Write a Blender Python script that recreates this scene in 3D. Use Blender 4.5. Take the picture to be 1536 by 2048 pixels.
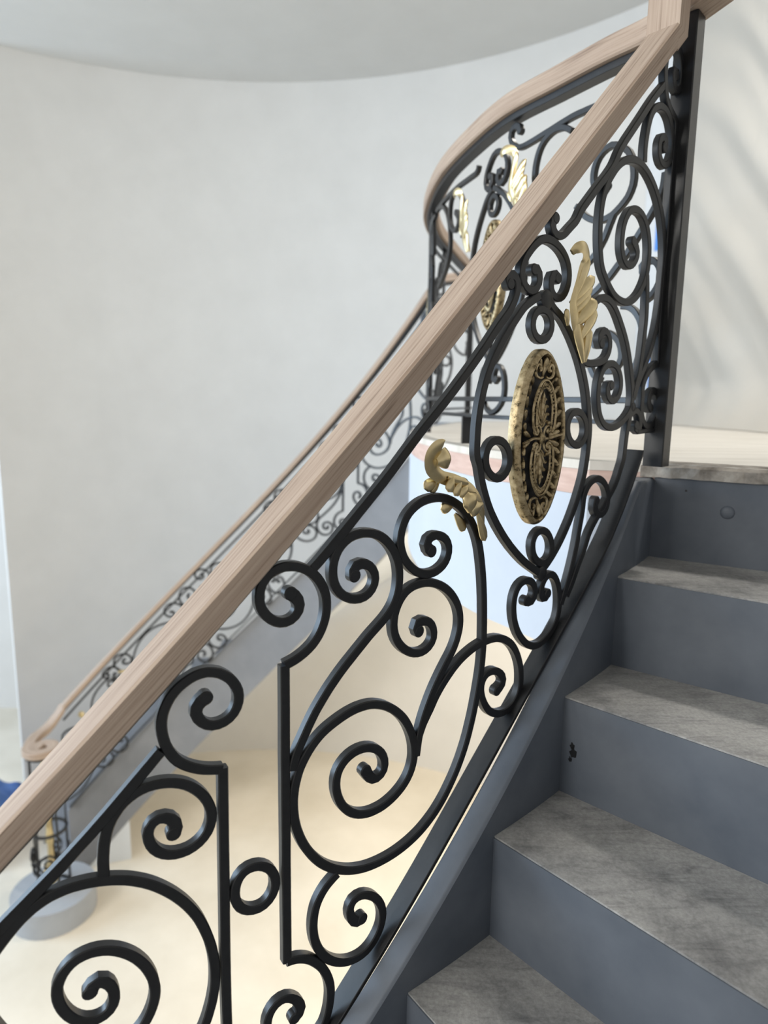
import bpy, bmesh, math, random
from mathutils import Vector, Matrix, noise
random.seed(7)
for _o in list(bpy.data.objects):
    bpy.data.objects.remove(_o, do_unlink=True)
SC = bpy.context.scene
COL = SC.collection
PI = math.pi
rad = math.radians

# ------------------------------------------------------------------ camera
# metres; the origin is the centre of the round stair well on the ground floor
CAMX, CAMY, CAMZ = 1.27533, -2.63647, 3.533
PITCH, ROLL, FPX = 0.165181, -0.013121, 1350.02
cam = bpy.data.cameras.new('camera')
cam_ob = bpy.data.objects.new('camera', cam)
COL.objects.link(cam_ob)
_f = Vector((0, math.cos(PITCH), -math.sin(PITCH)))
_d = Vector((0, -math.sin(PITCH), -math.cos(PITCH)))
_r = Vector((1, 0, 0))
_cx = _r * math.cos(ROLL) + _d * math.sin(ROLL)
_cd = _d * math.cos(ROLL) - _r * math.sin(ROLL)
cam_ob.matrix_world = Matrix(((_cx.x, -_cd.x, -_f.x, CAMX), (_cx.y, -_cd.y, -_f.y, CAMY),
                              (_cx.z, -_cd.z, -_f.z, CAMZ), (0, 0, 0, 1)))
cam.sensor_fit = 'VERTICAL'
cam.sensor_height = 36.0
cam.lens = 36.0 * FPX / 2048.0
cam.clip_start = 0.05
cam.dof.use_dof = True
cam.dof.focus_distance = 1.02
cam.dof.aperture_fstop = 3.4
SC.camera = cam_ob

# ------------------------------------------------------------------ light
SC.view_settings.view_transform = 'Standard'
SC.view_settings.look = 'None'
SC.view_settings.gamma = 1.0
SC.view_settings.use_curve_mapping = False
SC.view_settings.exposure = 0.10
wd = bpy.data.worlds.new('daylight')
SC.world = wd
wd.use_nodes = True
bg = wd.node_tree.nodes['Background']
bg.inputs['Color'].default_value = (1.0, 0.985, 0.95, 1)
bg.inputs['Strength'].default_value = 0.50


def area(name, loc, target, size, sizey, power, col):
    l = bpy.data.lights.new(name, 'AREA')
    l.shape = 'RECTANGLE'
    l.size = size
    l.size_y = sizey
    l.energy = power
    l.color = col
    o = bpy.data.objects.new(name, l)
    COL.objects.link(o)
    o.location = loc
    o.rotation_euler = (Vector(target) - Vector(loc)).to_track_quat('-Z', 'Y').to_euler()
    return o


# daylight assumed from the entrance side of the hall, its source unseen
W1 = area('window_daylight', (-6.2, 0.6, 4.0), (1.0, 0.8, 3.0), 3.4, 3.6, 380, (0.58, 0.78, 1.0))
# fill light added high on the entrance side, softer and more neutral
W2 = area('upper_fill', (-4.3, -5.0, 5.05), (0.6, 1.6, 4.0), 3.0, 2.0, 350, (1.0, 0.975, 0.92))

# ------------------------------------------------------------------ materials
MATS = {}


def newmat(name):
    m = bpy.data.materials.new(name)
    m.use_nodes = True
    nt = m.node_tree
    b = nt.nodes['Principled BSDF']
    MATS[name] = m
    return m, nt, b


def nd(nt, t, **kw):
    n = nt.nodes.new(t)
    for k, v in kw.items():
        if k in n.inputs:
            n.inputs[k].default_value = v
        else:
            setattr(n, k, v)
    return n


def ramp(nt, stops):
    r = nt.nodes.new('ShaderNodeValToRGB')
    e = r.color_ramp.elements
    while len(e) < len(stops):
        e.new(0.5)
    for i, (p, c) in enumerate(stops):
        e[i].position = p
        e[i].color = (c[0], c[1], c[2], 1)
    return r


def coords(nt, kind='Object', scale=(1, 1, 1), rot=(0, 0, 0)):
    tc = nt.nodes.new('ShaderNodeTexCoord')
    mp = nt.nodes.new('ShaderNodeMapping')
    mp.inputs['Scale'].default_value = scale
    mp.inputs['Rotation'].default_value = rot
    nt.links.new(tc.outputs[kind], mp.inputs['Vector'])
    return mp.outputs['Vector']


def bump(nt, b, src, strength=0.2, dist=0.01):
    bp = nt.nodes.new('ShaderNodeBump')
    bp.inputs['Strength'].default_value = strength
    bp.inputs['Distance'].default_value = dist
    nt.links.new(src, bp.inputs['Height'])
    nt.links.new(bp.outputs['Normal'], b.inputs['Normal'])


def plain(name, c1, c2, scale=8, rough=0.7, metal=0.0, bstr=0.1, bdist=0.002, detail=6, stretch=(1, 1, 1)):
    m, nt, b = newmat(name)
    v = coords(nt, 'Object', stretch)
    n = nd(nt, 'ShaderNodeTexNoise', Scale=scale, Detail=detail, Roughness=0.6)
    nt.links.new(v, n.inputs['Vector'])
    r = ramp(nt, [(0.3, c1), (0.7, c2)])
    nt.links.new(n.outputs['Fac'], r.inputs['Fac'])
    nt.links.new(r.outputs['Color'], b.inputs['Base Color'])
    b.inputs['Roughness'].default_value = rough
    b.inputs['Metallic'].default_value = metal
    if bstr:
        bump(nt, b, n.outputs['Fac'], bstr, bdist)
    return m


plain('wall_paint', (0.585, 0.58, 0.565), (0.62, 0.615, 0.60), 3, 0.9, bstr=0.03)
plain('ceiling_paint', (0.62, 0.61, 0.585), (0.65, 0.64, 0.615), 3, 0.9, bstr=0.03)
plain('fascia_board', (0.60, 0.63, 0.66), (0.64, 0.67, 0.70), 4, 0.85, bstr=0.03)
plain('fascia_daylit', (0.50, 0.56, 0.65), (0.54, 0.60, 0.69), 4, 0.85, bstr=0.03)  # the blue cast of the assumed daylight is mixed into this colour
plain('step_grey', (0.30, 0.32, 0.35), (0.36, 0.38, 0.41), 4, 0.8, bstr=0.03)
plain('iron', (0.006, 0.0065, 0.008), (0.012, 0.0125, 0.0145), 60, 0.40, bstr=0.25, bdist=0.0006)
plain('stair_steel', (0.068, 0.082, 0.106), (0.108, 0.124, 0.15), 7, 0.55, bstr=0.12, bdist=0.002)
plain('far_steel', (0.17, 0.18, 0.20), (0.21, 0.22, 0.24), 5, 0.6, bstr=0.05)
plain('pink_timber', (0.52, 0.36, 0.31), (0.66, 0.50, 0.44), 5, 0.8, bstr=0.1, stretch=(2, 2, 14))
plain('plywood', (0.58, 0.55, 0.50), (0.74, 0.71, 0.66), 4, 0.85, bstr=0.15, stretch=(0.8, 5, 1))
plain('broken_edge', (0.10, 0.085, 0.07), (0.42, 0.39, 0.35), 22, 0.95, bstr=0.9, bdist=0.006)
plain('floor_concrete', (0.60, 0.55, 0.46), (0.74, 0.69, 0.60), 1.3, 0.55, bstr=0.05)
plain('blue_tape', (0.05, 0.20, 0.62), (0.07, 0.25, 0.70), 20, 0.6, bstr=0)
plain('blue_tarp', (0.05, 0.13, 0.42), (0.12, 0.24, 0.58), 5, 0.5, bstr=0.3, bdist=0.02)
plain('gold', (0.60, 0.48, 0.26), (0.76, 0.63, 0.38), 30, 0.34, 1.0, bstr=0.25, bdist=0.001)


def m_bronze():
    m, nt, b = newmat('antique_gold')
    v = coords(nt, 'Object')
    n = nd(nt, 'ShaderNodeTexNoise', Scale=90, Detail=5, Roughness=0.65)
    nt.links.new(v, n.inputs['Vector'])
    r = ramp(nt, [(0.34, (0.04, 0.032, 0.02)), (0.46, (0.36, 0.28, 0.16)), (0.75, (0.66, 0.55, 0.36))])
    nt.links.new(n.outputs['Fac'], r.inputs['Fac'])
    nt.links.new(r.outputs['Color'], b.inputs['Base Color'])
    b.inputs['Metallic'].default_value = 0.9
    b.inputs['Roughness'].default_value = 0.42
    bump(nt, b, n.outputs['Fac'], 0.4, 0.001)


m_bronze()


def m_wood():
    m, nt, b = newmat('oak')
    tc = nt.nodes.new('ShaderNodeTexCoord')
    mp = nt.nodes.new('ShaderNodeMapping')
    mp.inputs['Scale'].default_value = (5.0, 220.0, 1.0)
    nt.links.new(tc.outputs['UV'], mp.inputs['Vector'])
    n1 = nd(nt, 'ShaderNodeTexNoise', Scale=1.0, Detail=5, Roughness=0.6, Distortion=0.3)
    nt.links.new(mp.outputs['Vector'], n1.inputs['Vector'])
    mp2 = nt.nodes.new('ShaderNodeMapping')
    mp2.inputs['Scale'].default_value = (1.6, 22.0, 1.0)
    nt.links.new(tc.outputs['UV'], mp2.inputs['Vector'])
    n2 = nd(nt, 'ShaderNodeTexNoise', Scale=1.0, Detail=3, Roughness=0.5, Distortion=0.6)
    nt.links.new(mp2.outputs['Vector'], n2.inputs['Vector'])
    r1 = ramp(nt, [(0.30, (0.23, 0.165, 0.122)), (0.45, (0.43, 0.335, 0.265)), (0.75, (0.53, 0.43, 0.35))])
    r2 = ramp(nt, [(0.25, (0.72, 0.68, 0.66)), (0.75, (1.0, 1.0, 1.0))])
    nt.links.new(n1.outputs['Fac'], r1.inputs['Fac'])
    nt.links.new(n2.outputs['Fac'], r2.inputs['Fac'])
    mx = nt.nodes.new('ShaderNodeMixRGB')
    mx.blend_type = 'MULTIPLY'
    mx.inputs[0].default_value = 0.9
    nt.links.new(r1.outputs['Color'], mx.inputs[1])
    nt.links.new(r2.outputs['Color'], mx.inputs[2])
    nt.links.new(mx.outputs[0], b.inputs['Base Color'])
    b.inputs['Roughness'].default_value = 0.72
    bump(nt, b, n1.outputs['Fac'], 0.35, 0.0012)


m_wood()


def m_tread():
    m, nt, b = newmat('tread_concrete')
    v = coords(nt, 'Object')
    n1 = nd(nt, 'ShaderNodeTexNoise', Scale=4.5, Detail=8, Roughness=0.68, Distortion=0.4)
    n2 = nd(nt, 'ShaderNodeTexNoise', Scale=160, Detail=3, Roughness=0.7)
    v3 = coords(nt, 'Object', (5, 26, 5), (0, 0, 0.7))
    n3 = nd(nt, 'ShaderNodeTexNoise', Scale=1.5, Detail=6, Roughness=0.7, Distortion=1.2)
    for n in (n1, n2):
        nt.links.new(v, n.inputs['Vector'])
    nt.links.new(v3, n3.inputs['Vector'])
    r1 = ramp(nt, [(0.28, (0.13, 0.132, 0.138)), (0.45, (0.29, 0.29, 0.288)), (0.68, (0.43, 0.427, 0.418))])
    r2 = ramp(nt, [(0.3, (0.72, 0.72, 0.72)), (0.7, (1.05, 1.05, 1.05))])
    r3 = ramp(nt, [(0.30, (0.62, 0.62, 0.64)), (0.5, (1.0, 1.0, 1.0))])
    nt.links.new(n1.outputs['Fac'], r1.inputs['Fac'])
    nt.links.new(n2.outputs['Fac'], r2.inputs['Fac'])
    nt.links.new(n3.outputs['Fac'], r3.inputs['Fac'])
    mx = nt.nodes.new('ShaderNodeMixRGB')
    mx.blend_type = 'MULTIPLY'
    mx.inputs[0].default_value = 1.0
    nt.links.new(r1.outputs['Color'], mx.inputs[1])
    nt.links.new(r2.outputs['Color'], mx.inputs[2])
    my = nt.nodes.new('ShaderNodeMixRGB')
    my.blend_type = 'MULTIPLY'
    my.inputs[0].default_value = 1.0
    nt.links.new(mx.outputs[0], my.inputs[1])
    nt.links.new(r3.outputs['Color'], my.inputs[2])
    nt.links.new(my.outputs[0], b.inputs['Base Color'])
    b.inputs['Roughness'].default_value = 0.75
    bump(nt, b, n2.outputs['Fac'], 0.25, 0.0015)


m_tread()


def m_plastic():
    m, nt, b = newmat('plastic_film')
    b.inputs['Base Color'].default_value = (0.73, 0.70, 0.65, 1)
    b.inputs['Roughness'].default_value = 0.32
    tr = nt.nodes.new('ShaderNodeBsdfTranslucent')
    tr.inputs['Color'].default_value = (0.80, 0.78, 0.73, 1)
    mx = nt.nodes.new('ShaderNodeMixShader')
    mx.inputs[0].default_value = 0.4
    out = nt.nodes['Material Output']
    nt.links.new(b.outputs[0], mx.inputs[1])
    nt.links.new(tr.outputs[0], mx.inputs[2])
    nt.links.new(mx.outputs[0], out.inputs['Surface'])
    n = nd(nt, 'ShaderNodeTexNoise', Scale=7, Detail=6, Roughness=0.6, Distortion=1.5)
    nt.links.new(coords(nt, 'Object', (1, 1, 1)), n.inputs['Vector'])
    bump(nt, b, n.outputs['Fac'], 0.25, 0.02)


m_plastic()


def m_lamp():
    m, nt, b = newmat('lamp_glow')
    b.inputs['Base Color'].default_value = (1, 0.9, 0.7, 1)
    b.inputs['Emission Color'].default_value = (1, 0.80, 0.52, 1)
    b.inputs['Emission Strength'].default_value = 12


m_lamp()

# ------------------------------------------------------------------ mesh helpers


class MB:
    def __init__(self):
        self.v, self.f, self.uv = [], [], []

    def add(self, verts, faces, uvs=None):
        o = len(self.v)
        self.v += [tuple(x) for x in verts]
        for i, f in enumerate(faces):
            self.f.append(tuple(o + j for j in f))
            self.uv.append(uvs[i] if uvs else None)

    def box(self, lo, hi):
        x0, y0, z0 = lo
        x1, y1, z1 = hi
        self.add([(x0, y0, z0), (x1, y0, z0), (x1, y1, z0), (x0, y1, z0), (x0, y0, z1), (x1, y0, z1), (x1, y1, z1), (x0, y1, z1)],
                 [(3, 2, 1, 0), (4, 5, 6, 7), (0, 1, 5, 4), (1, 2, 6, 5), (2, 3, 7, 6), (3, 0, 4, 7)])

    def loft(self, rings, closed=False, cap=True, uvlen=None, uvper=None):
        n = len(rings[0])
        verts = [p for r in rings for p in r]
        faces, uvs = [], []
        m = len(rings)
        for i in range(m if closed else m - 1):
            j = (i + 1) % m
            for k in range(n):
                l = (k + 1) % n
                faces.append((i * n + k, i * n + l, j * n + l, j * n + k))
                if uvlen:
                    uvs.append(((uvlen[i], uvper[k]), (uvlen[i], uvper[k + 1]), (uvlen[j], uvper[k + 1]), (uvlen[j], uvper[k])))
                else:
                    uvs.append(None)
        if cap and not closed:
            faces.append(tuple(range(n - 1, -1, -1)))
            faces.append(tuple((m - 1) * n + k for k in range(n)))
            uvs += [None, None]
        self.add(verts, faces, uvs)

    def mesh(self, name, mat, smooth=None):
        me = bpy.data.meshes.new(name)
        me.from_pydata(self.v, [], self.f)
        if any(self.uv):
            ul = me.uv_layers.new(name='UVMap')
            li = 0
            for f, u in zip(self.f, self.uv):
                for k in range(len(f)):
                    if u:
                        ul.data[li].uv = u[k]
                    else:
                        p = self.v[f[k]]
                        ul.data[li].uv = ((p[0] + p[1]) * 0.3, p[2])
                    li += 1
        bm = bmesh.new()
        bm.from_mesh(me)
        bmesh.ops.recalc_face_normals(bm, faces=bm.faces)
        bm.to_mesh(me)
        bm.free()
        me.materials.append(MATS[mat])
        if smooth is not None:
            me.polygons.foreach_set('use_smooth', [True] * len(me.polygons))
            me.set_sharp_from_angle(angle=rad(smooth))
        me.update()
        return me

    def obj(self, name, mat, parent=None, smooth=None):
        return link(name, self.mesh(name, mat, smooth), parent)


def link(name, me, parent=None, mw=None):
    o = bpy.data.objects.new(name, me)
    COL.objects.link(o)
    if parent is not None:
        o.parent = parent
        o.matrix_parent_inverse = world_of(parent).inverted()
    if mw is not None:
        o.matrix_basis = mw
    return o


def world_of(o):
    if o.parent is None:
        return o.matrix_basis.copy()
    return world_of(o.parent) @ o.matrix_parent_inverse @ o.matrix_basis


def tag(o, label=None, cat=None, group=None, kind=None):
    if label:
        o['label'] = label
    if cat:
        o['category'] = cat
    if group:
        o['group'] = group
    if kind:
        o['kind'] = kind
    return o


def thing(name, loc, label, cat, group=None):
    o = bpy.data.objects.new(name, None)
    o.empty_display_size = 0.1
    COL.objects.link(o)
    o.location = loc
    o.matrix_basis = Matrix.Translation(loc)
    return tag(o, label, cat, group)


def pc(R, th, z):
    return (R * math.cos(rad(th)), R * math.sin(rad(th)), z)


def catmull(P, n):
    out = []
    for i in range(len(P) - 1):
        p0 = P[i - 1] if i else [2 * a - b for a, b in zip(P[0], P[1])]
        p3 = P[i + 2] if i + 2 < len(P) else [2 * a - b for a, b in zip(P[-1], P[-2])]
        p1, p2 = P[i], P[i + 1]
        for k in range(n):
            t = k / n
            out.append(tuple(0.5 * (2 * b + (c - a) * t + (2 * a - 5 * b + 4 * c - d) * t * t + (3 * b - a - 3 * c + d) * t ** 3)
                             for a, b, c, d in zip(p0, p1, p2, p3)))
    out.append(tuple(P[-1]))
    return out


class Plan:
    """a plan curve measured by arc length; at() gives the point and the right-hand normal"""

    def __init__(self, pts, zero=0.0):
        self.p = pts
        self.s = [0.0]
        for a, b in zip(pts, pts[1:]):
            self.s.append(self.s[-1] + math.hypot(b[0] - a[0], b[1] - a[1]))
        self.s = [q - zero for q in self.s]

    def pos(self, a):
        s = self.s
        lo, hi = 0, len(s) - 1
        if a <= s[0]:
            hi = 1
        elif a >= s[-1]:
            lo = hi - 1
        while hi - lo > 1:
            m = (lo + hi) // 2
            if s[m] <= a:
                lo = m
            else:
                hi = m
        t = (a - s[lo]) / (s[hi] - s[lo])
        return (self.p[lo][0] + (self.p[hi][0] - self.p[lo][0]) * t, self.p[lo][1] + (self.p[hi][1] - self.p[lo][1]) * t)

    def at(self, a):
        p = self.pos(a)
        q0, q1 = self.pos(a - 0.012), self.pos(a + 0.012)
        tx, ty = q1[0] - q0[0], q1[1] - q0[1]
        l = math.hypot(tx, ty) or 1
        return p, (ty / l, -tx / l)

    def map(self, a, z, off):
        p, n = self.at(a)
        return (p[0] + n[0] * off, p[1] + n[1] * off, z)

    def frame(self, a, z, off):
        p, n = self.at(a)
        t = Vector((-n[1], n[0], 0))
        nn = Vector((n[0], n[1], 0))
        o = self.map(a, z, off)
        return Matrix(((t.x, 0, nn.x, o[0]), (t.y, 0, nn.y, o[1]), (0, 1, 0, o[2]), (0, 0, 0, 1)))


BW, BD = 0.0132, 0.0130      # wrought bar: face width, depth


def bar_mesh(mb, pl, pts, w=BW, d=BD, closed=False, bulb=(False, False), off0=0.0, grow=1.0):
    n = len(pts)
    if closed:
        pts = pts[:-1]
        n -= 1
    c = 0.0014
    rings = []
    for i, (a, z) in enumerate(pts):
        if closed:
            q0, q1 = pts[(i - 1) % n], pts[(i + 1) % n]
        else:
            q0, q1 = pts[max(i - 1, 0)], pts[min(i + 1, n - 1)]
        ta, tz = q1[0] - q0[0], q1[1] - q0[1]
        l = math.hypot(ta, tz) or 1
        ma, mz = -tz / l, ta / l
        ww = w
        if not closed:
            for e, bl in ((i, bulb[0]), (n - 1 - i, bulb[1])):
                if bl and e < 5:
                    ww = max(ww, w * (1 + 0.12 * (5 - e) * grow * 0.6))
        h, k = ww / 2, d / 2
        sec = [(-h + c, -k), (h - c, -k), (h, -k + c), (h, k - c), (h - c, k), (-h + c, k), (-h, k - c), (-h, -k + c)]
        rings.append([pl.map(a + ma * u, z + mz * u, off0 + v) for u, v in sec])
    mb.loft(rings, closed)
    if not closed:
        for idx, bl in ((0, bulb[0]), (n - 1, bulb[1])):
            if bl:
                a, z = pts[idx]
                r = w * 0.70
                k = d / 2 + 0.0006
                R = []
                for rr, o in ((r * .82, -k), (r, -k + .0016), (r, k - .0016), (r * .82, k)):
                    R.append([pl.map(a + rr * math.cos(t * PI / 7), z + rr * math.sin(t * PI / 7), off0 + o) for t in range(14)])
                mb.loft(R)


def rail_mesh(mb, pl, pts, w, h, off0=0.0, c=0.004, top=True):
    """timber rail or flat bar: pts are (arc, z of the top); upright section"""
    k = w / 2
    sec = [(-k + c, 0), (k - c, 0), (k, -c), (k, -h + c), (k - c, -h), (-k + c, -h), (-k, -h + c), (-k, -c)]
    per = [0.0]
    for i in range(8):
        a, b = sec[i], sec[(i + 1) % 8]
        per.append(per[-1] + math.hypot(a[0] - b[0], a[1] - b[1]))
    rings, ul = [], []
    L = 0
    for i, (a, z) in enumerate(pts):
        rings.append([pl.map(a, z + v, off0 + u) for u, v in sec])
        if i:
            L += math.hypot(a - pts[i - 1][0], z - pts[i - 1][1])
        ul.append(L)
    mb.loft(rings, False, True, ul, per)


def sector(mb, R0, R1, t0, t1, z0, z1, n=6, zf0=None, zf1=None):
    """curved block between two radii and two angles; optional z functions of the angle"""
    rings = []
    for i in range(n + 1):
        t = t0 + (t1 - t0) * i / n
        a = zf0(t) if zf0 else z0
        b = zf1(t) if zf1 else z1
        rings.append([pc(R0, t, a), pc(R1, t, a), pc(R1, t, b), pc(R0, t, b)])
    mb.loft(rings)
# ------------------------------------------------------------------ levels and plan of the hall
RISE = 0.178
Z_STEEL = CAMZ - 0.1512          # steel landing edge
Z_LAND = Z_STEEL + 0.025         # finished landing surface
Z_CEIL = CAMZ + 2.70
R_FACE, R_VOID = 2.208, 2.168    # inner stringer, stair side and well side
R_OUT = 3.60
WX, WY, WR = 0.20, -0.05, 3.80   # the round outer wall

NEAR_T = [-32.91, -38.58, -43.71, -48.65, -53.27]
while len(NEAR_T) < 19:
    NEAR_T.append(NEAR_T[-1] - 4.4)
FAR_T = [40.3 + 4.48 * k for k in range(19)]


def wallp(th, z, r=WR):
    return (WX + r * math.cos(rad(th)), WY + r * math.sin(rad(th)), z)


# ground floor
mb = MB()
mb.box((-9, -8, -0.2), (7, 8, 0.0))
tag(mb.obj('floor', 'floor_concrete'), 'pale beige ground floor far below the stairs', 'floor', kind='structure')
# ceiling slab
mb = MB()
mb.box((-7, -5.5, Z_CEIL), (6.5, 6, Z_CEIL + 0.15))
tag(mb.obj('ceiling', 'ceiling_paint'), 'smooth pale grey ceiling above the curved wall', 'ceiling', kind='structure')


def wall_arc(mb, t0, t1, z0, z1, n, r=WR, th=0.12):
    rings = []
    for i in range(n + 1):
        t = t0 + (t1 - t0) * i / n
        rings.append([wallp(t, z0, r), wallp(t, z0, r + th), wallp(t, z1, r + th), wallp(t, z1, r)])
    mb.loft(rings)


mb = MB()
wall_arc(mb, 40.5, 125.1, 0, Z_CEIL, 60)
tag(mb.obj('wall_back', 'wall_paint', smooth=40), 'tall smooth off-white wall curving behind the far flight', 'wall', kind='structure')
# rooms behind: the ground floor wall under the landing and the wall of the room at the left
mb = MB()
wall_arc(mb, -45, 40.5, 0, Z_STEEL - 0.45, 40)
tag(mb.obj('wall_right', 'wall_paint', smooth=40), 'off-white ground floor wall under the landing', 'wall', kind='structure')
mb = MB()
mb.box((-8.6, 4.6, 0), (-1.85, 4.75, Z_CEIL))
tag(mb.obj('wall_left', 'wall_paint'), 'pale wall of the room beyond the end of the curved wall', 'wall', kind='structure')


def window(n, lamp, w, h, lab):
    """timber frame and glazing bars added round an unseen daylight lamp"""
    mb = MB()
    f = 0.09
    M = lamp.matrix_basis if False else Matrix.LocRotScale(lamp.location, lamp.rotation_euler.to_quaternion(), None)
    for x0, x1, y0, y1 in ((-w / 2 - f, -w / 2, -h / 2 - f, h / 2 + f), (w / 2, w / 2 + f, -h / 2 - f, h / 2 + f), (-w / 2, w / 2, -h / 2 - f, -h / 2), (-w / 2, w / 2, h / 2, h / 2 + f),
                           (-0.025, 0.025, -h / 2, h / 2), (-w / 2, -0.025, -0.025, 0.025), (0.025, w / 2, -0.025, 0.025)):
        b = MB()
        b.box((x0, y0, -0.10), (x1, y1, -0.04))
        mb.add([M @ Vector(v) for v in b.v], b.f)
    tag(mb.obj('window_%d' % n, 'fascia_board'), lab, 'window', kind='structure')


window(1, W1, 3.4, 3.6, 'tall white frame added round the assumed entrance side daylight')  # frame added out of view round the assumed daylight lamp
window(2, W2, 3.0, 2.0, 'white frame added round the unseen upper fill light')

# ------------------------------------------------------------------ plan curves of the three railings
def near_R(t):
    return 2.145 + (0.075 * ((t + 50) / 15.6) ** 2 if t > -50 else 0)


_p, _z = [], 0
_t = -125.0
while _t < -33.1:
    _p.append((near_R(_t) * math.cos(rad(_t)), near_R(_t) * math.sin(rad(_t))))
    _t += 0.25
_e = (_p[-1][0] - _p[-2][0], _p[-1][1] - _p[-2][1])
_l = math.hypot(*_e)
_p.append((_p[-1][0] + _e[0] / _l * 0.4, _p[-1][1] + _e[1] / _l * 0.4))
_tmp = Plan(_p)
NEAR = Plan(_p, _tmp.s[int(round((-34.4 + 125) / 0.25))])


def near_a(th):                       # arc length of an angle on the near curve
    i = (th + 125) / 0.25
    k = int(i)
    return NEAR.s[k] + (NEAR.s[k + 1] - NEAR.s[k]) * (i - k)


# landing: bow front bulging into the well, from the near post to the far post
_bow = [(0.555, 1.385), (0.528, 1.47), (0.468, 1.556), (0.394, 1.68), (0.306, 1.834), (0.242, 2.04), (0.191, 2.28), (0.168, 2.55),
        (0.171, 2.82), (0.215, 3.10), (0.305, 3.42), (0.41, 3.78), (0.50, 4.06)]
_bow = [(x + CAMX, y + CAMY) for x, y in _bow]
BOW = Plan([(x, y) for x, y in catmull(_bow, 16)])
# far flight
_p = [BOW.p[-1]]
_p += [(2.145 * math.cos(rad(t)), 2.145 * math.sin(rad(t))) for t in [44 + 0.5 * k for k in range(0, 157)]]
FAR = Plan(_p)
FAR_RAD = rad(1) * 2.145


def far_s(th):
    return FAR.s[1] + (th - 44) * FAR_RAD


# ------------------------------------------------------------------ landing
EDGE = 0.065
edge = []
nb = 60
for i in range(nb + 1):
    s = BOW.s[-1] * i / nb
    p, n = BOW.at(s)
    edge.append((p[0] - n[0] * EDGE, p[1] - n[1] * EDGE))
near_in = pc(R_FACE, NEAR_T[0], 0)[:2]
far_in = pc(R_FACE, FAR_T[0], 0)[:2]
poly = [near_in] + [e for e in edge if e[1] > near_in[1] + 0.01 and e[1] < far_in[1] - 0.01]
BEDGE = [near_in] + poly[1:] + [far_in]
poly = BEDGE + [pc(R_OUT + 0.3, FAR_T[0], 0)[:2]]
poly += [wallp(t, 0, WR + 0.1)[:2] for t in (36, 30, 24, 18, 12)]
poly += [(4.6, 1.2), (4.6, -2.6), pc(R_OUT + 0.3, NEAR_T[0], 0)[:2]]


def slab(mb, poly, z0, z1):
    n = len(poly)
    mb.add([(x, y, z0) for x, y in poly] + [(x, y, z1) for x, y in poly],
           [tuple(range(n - 1, -1, -1)), tuple(n + i for i in range(n))] + [(i, (i + 1) % n, n + (i + 1) % n, n + i) for i in range(n)])


def ribbon(mb, line, z0, z1, th):
    rings = []
    for i, (x, y) in enumerate(line):
        q0, q1 = line[max(i - 1, 0)], line[min(i + 1, len(line) - 1)]
        tx, ty = q1[0] - q0[0], q1[1] - q0[1]
        l = math.hypot(tx, ty)
        nx, ny = ty / l * th, -tx / l * th
        rings.append([(x, y, z0), (x + nx, y + ny, z0), (x + nx, y + ny, z1), (x, y, z1)])
    mb.loft(rings)


mb = MB()
slab(mb, poly, Z_LAND - 0.02, Z_LAND)
LAND = mb.obj('floor_landing', 'plywood')
tag(LAND, 'upper landing decked in dusty plywood with a bowed edge', 'landing', kind='structure')
mb = MB()
ribbon(mb, BEDGE, Z_LAND - 0.076, Z_LAND - 0.0205, 0.038)
mb.obj('rim_board', 'pink_timber', LAND, smooth=30)['label'] = 'pinkish timber rim board under the plywood'
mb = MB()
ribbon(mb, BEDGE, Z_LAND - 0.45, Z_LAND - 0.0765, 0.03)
mb.obj('fascia', 'fascia_daylit', LAND, smooth=30)['label'] = 'smooth white fascia below the landing, blue daylight in its colour'
mb = MB()
slab(mb, [(x + 0.05, y) if i < len(BEDGE) else (x, y) for i, (x, y) in enumerate(poly)], Z_LAND - 0.44, Z_LAND - 0.415)
mb.obj('soffit', 'fascia_board', LAND)
# rough broken screed edge above the top riser
mb = MB()
n = 70
rings = []
u = Vector((math.cos(rad(NEAR_T[0])), math.sin(rad(NEAR_T[0])), 0))
w = Vector((-u.y, u.x, 0))
for i in range(n + 1):
    r = R_VOID + 0.012 + (R_OUT - R_FACE) * i / n
    c = u * r
    j1 = noise.noise(Vector((r * 40, 1, 2))) * 0.006
    j2 = noise.noise(Vector((r * 31, 5, 2))) * 0.005
    j3 = noise.noise(Vector((r * 53, 9, 2))) * 0.004
    ring = [c - w * (0.012 + j1) + Vector((0, 0, Z_STEEL - 0.004 + j3)), c - w * (0.012 + j2) + Vector((0, 0, Z_LAND - 0.007 + j3)),
            c + w * (0.004 + j1) + Vector((0, 0, Z_LAND + 0.0015)), c + w * 0.06 + Vector((0, 0, Z_LAND + 0.001)),
            c + w * 0.06 + Vector((0, 0, Z_STEEL - 0.004))]
    rings.append(ring)
mb.loft(rings)
mb.obj('broken_edge', 'broken_edge', LAND)['label'] = 'crumbling screed edge above the top riser'

# ------------------------------------------------------------------ the two flights


def line_z(pts):
    def f(t):
        for (a, za), (b, zb) in zip(pts, pts[1:]):
            if t >= b or (b, zb) == pts[-1]:
                return za + (zb - za) * (t - a) / (b - a)
    return f


def near_top(t):                      # top of the near inner stringer
    return min(CAMZ - 0.299 + 0.0372 * (t + 39.7), Z_STEEL - 0.006)


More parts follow.
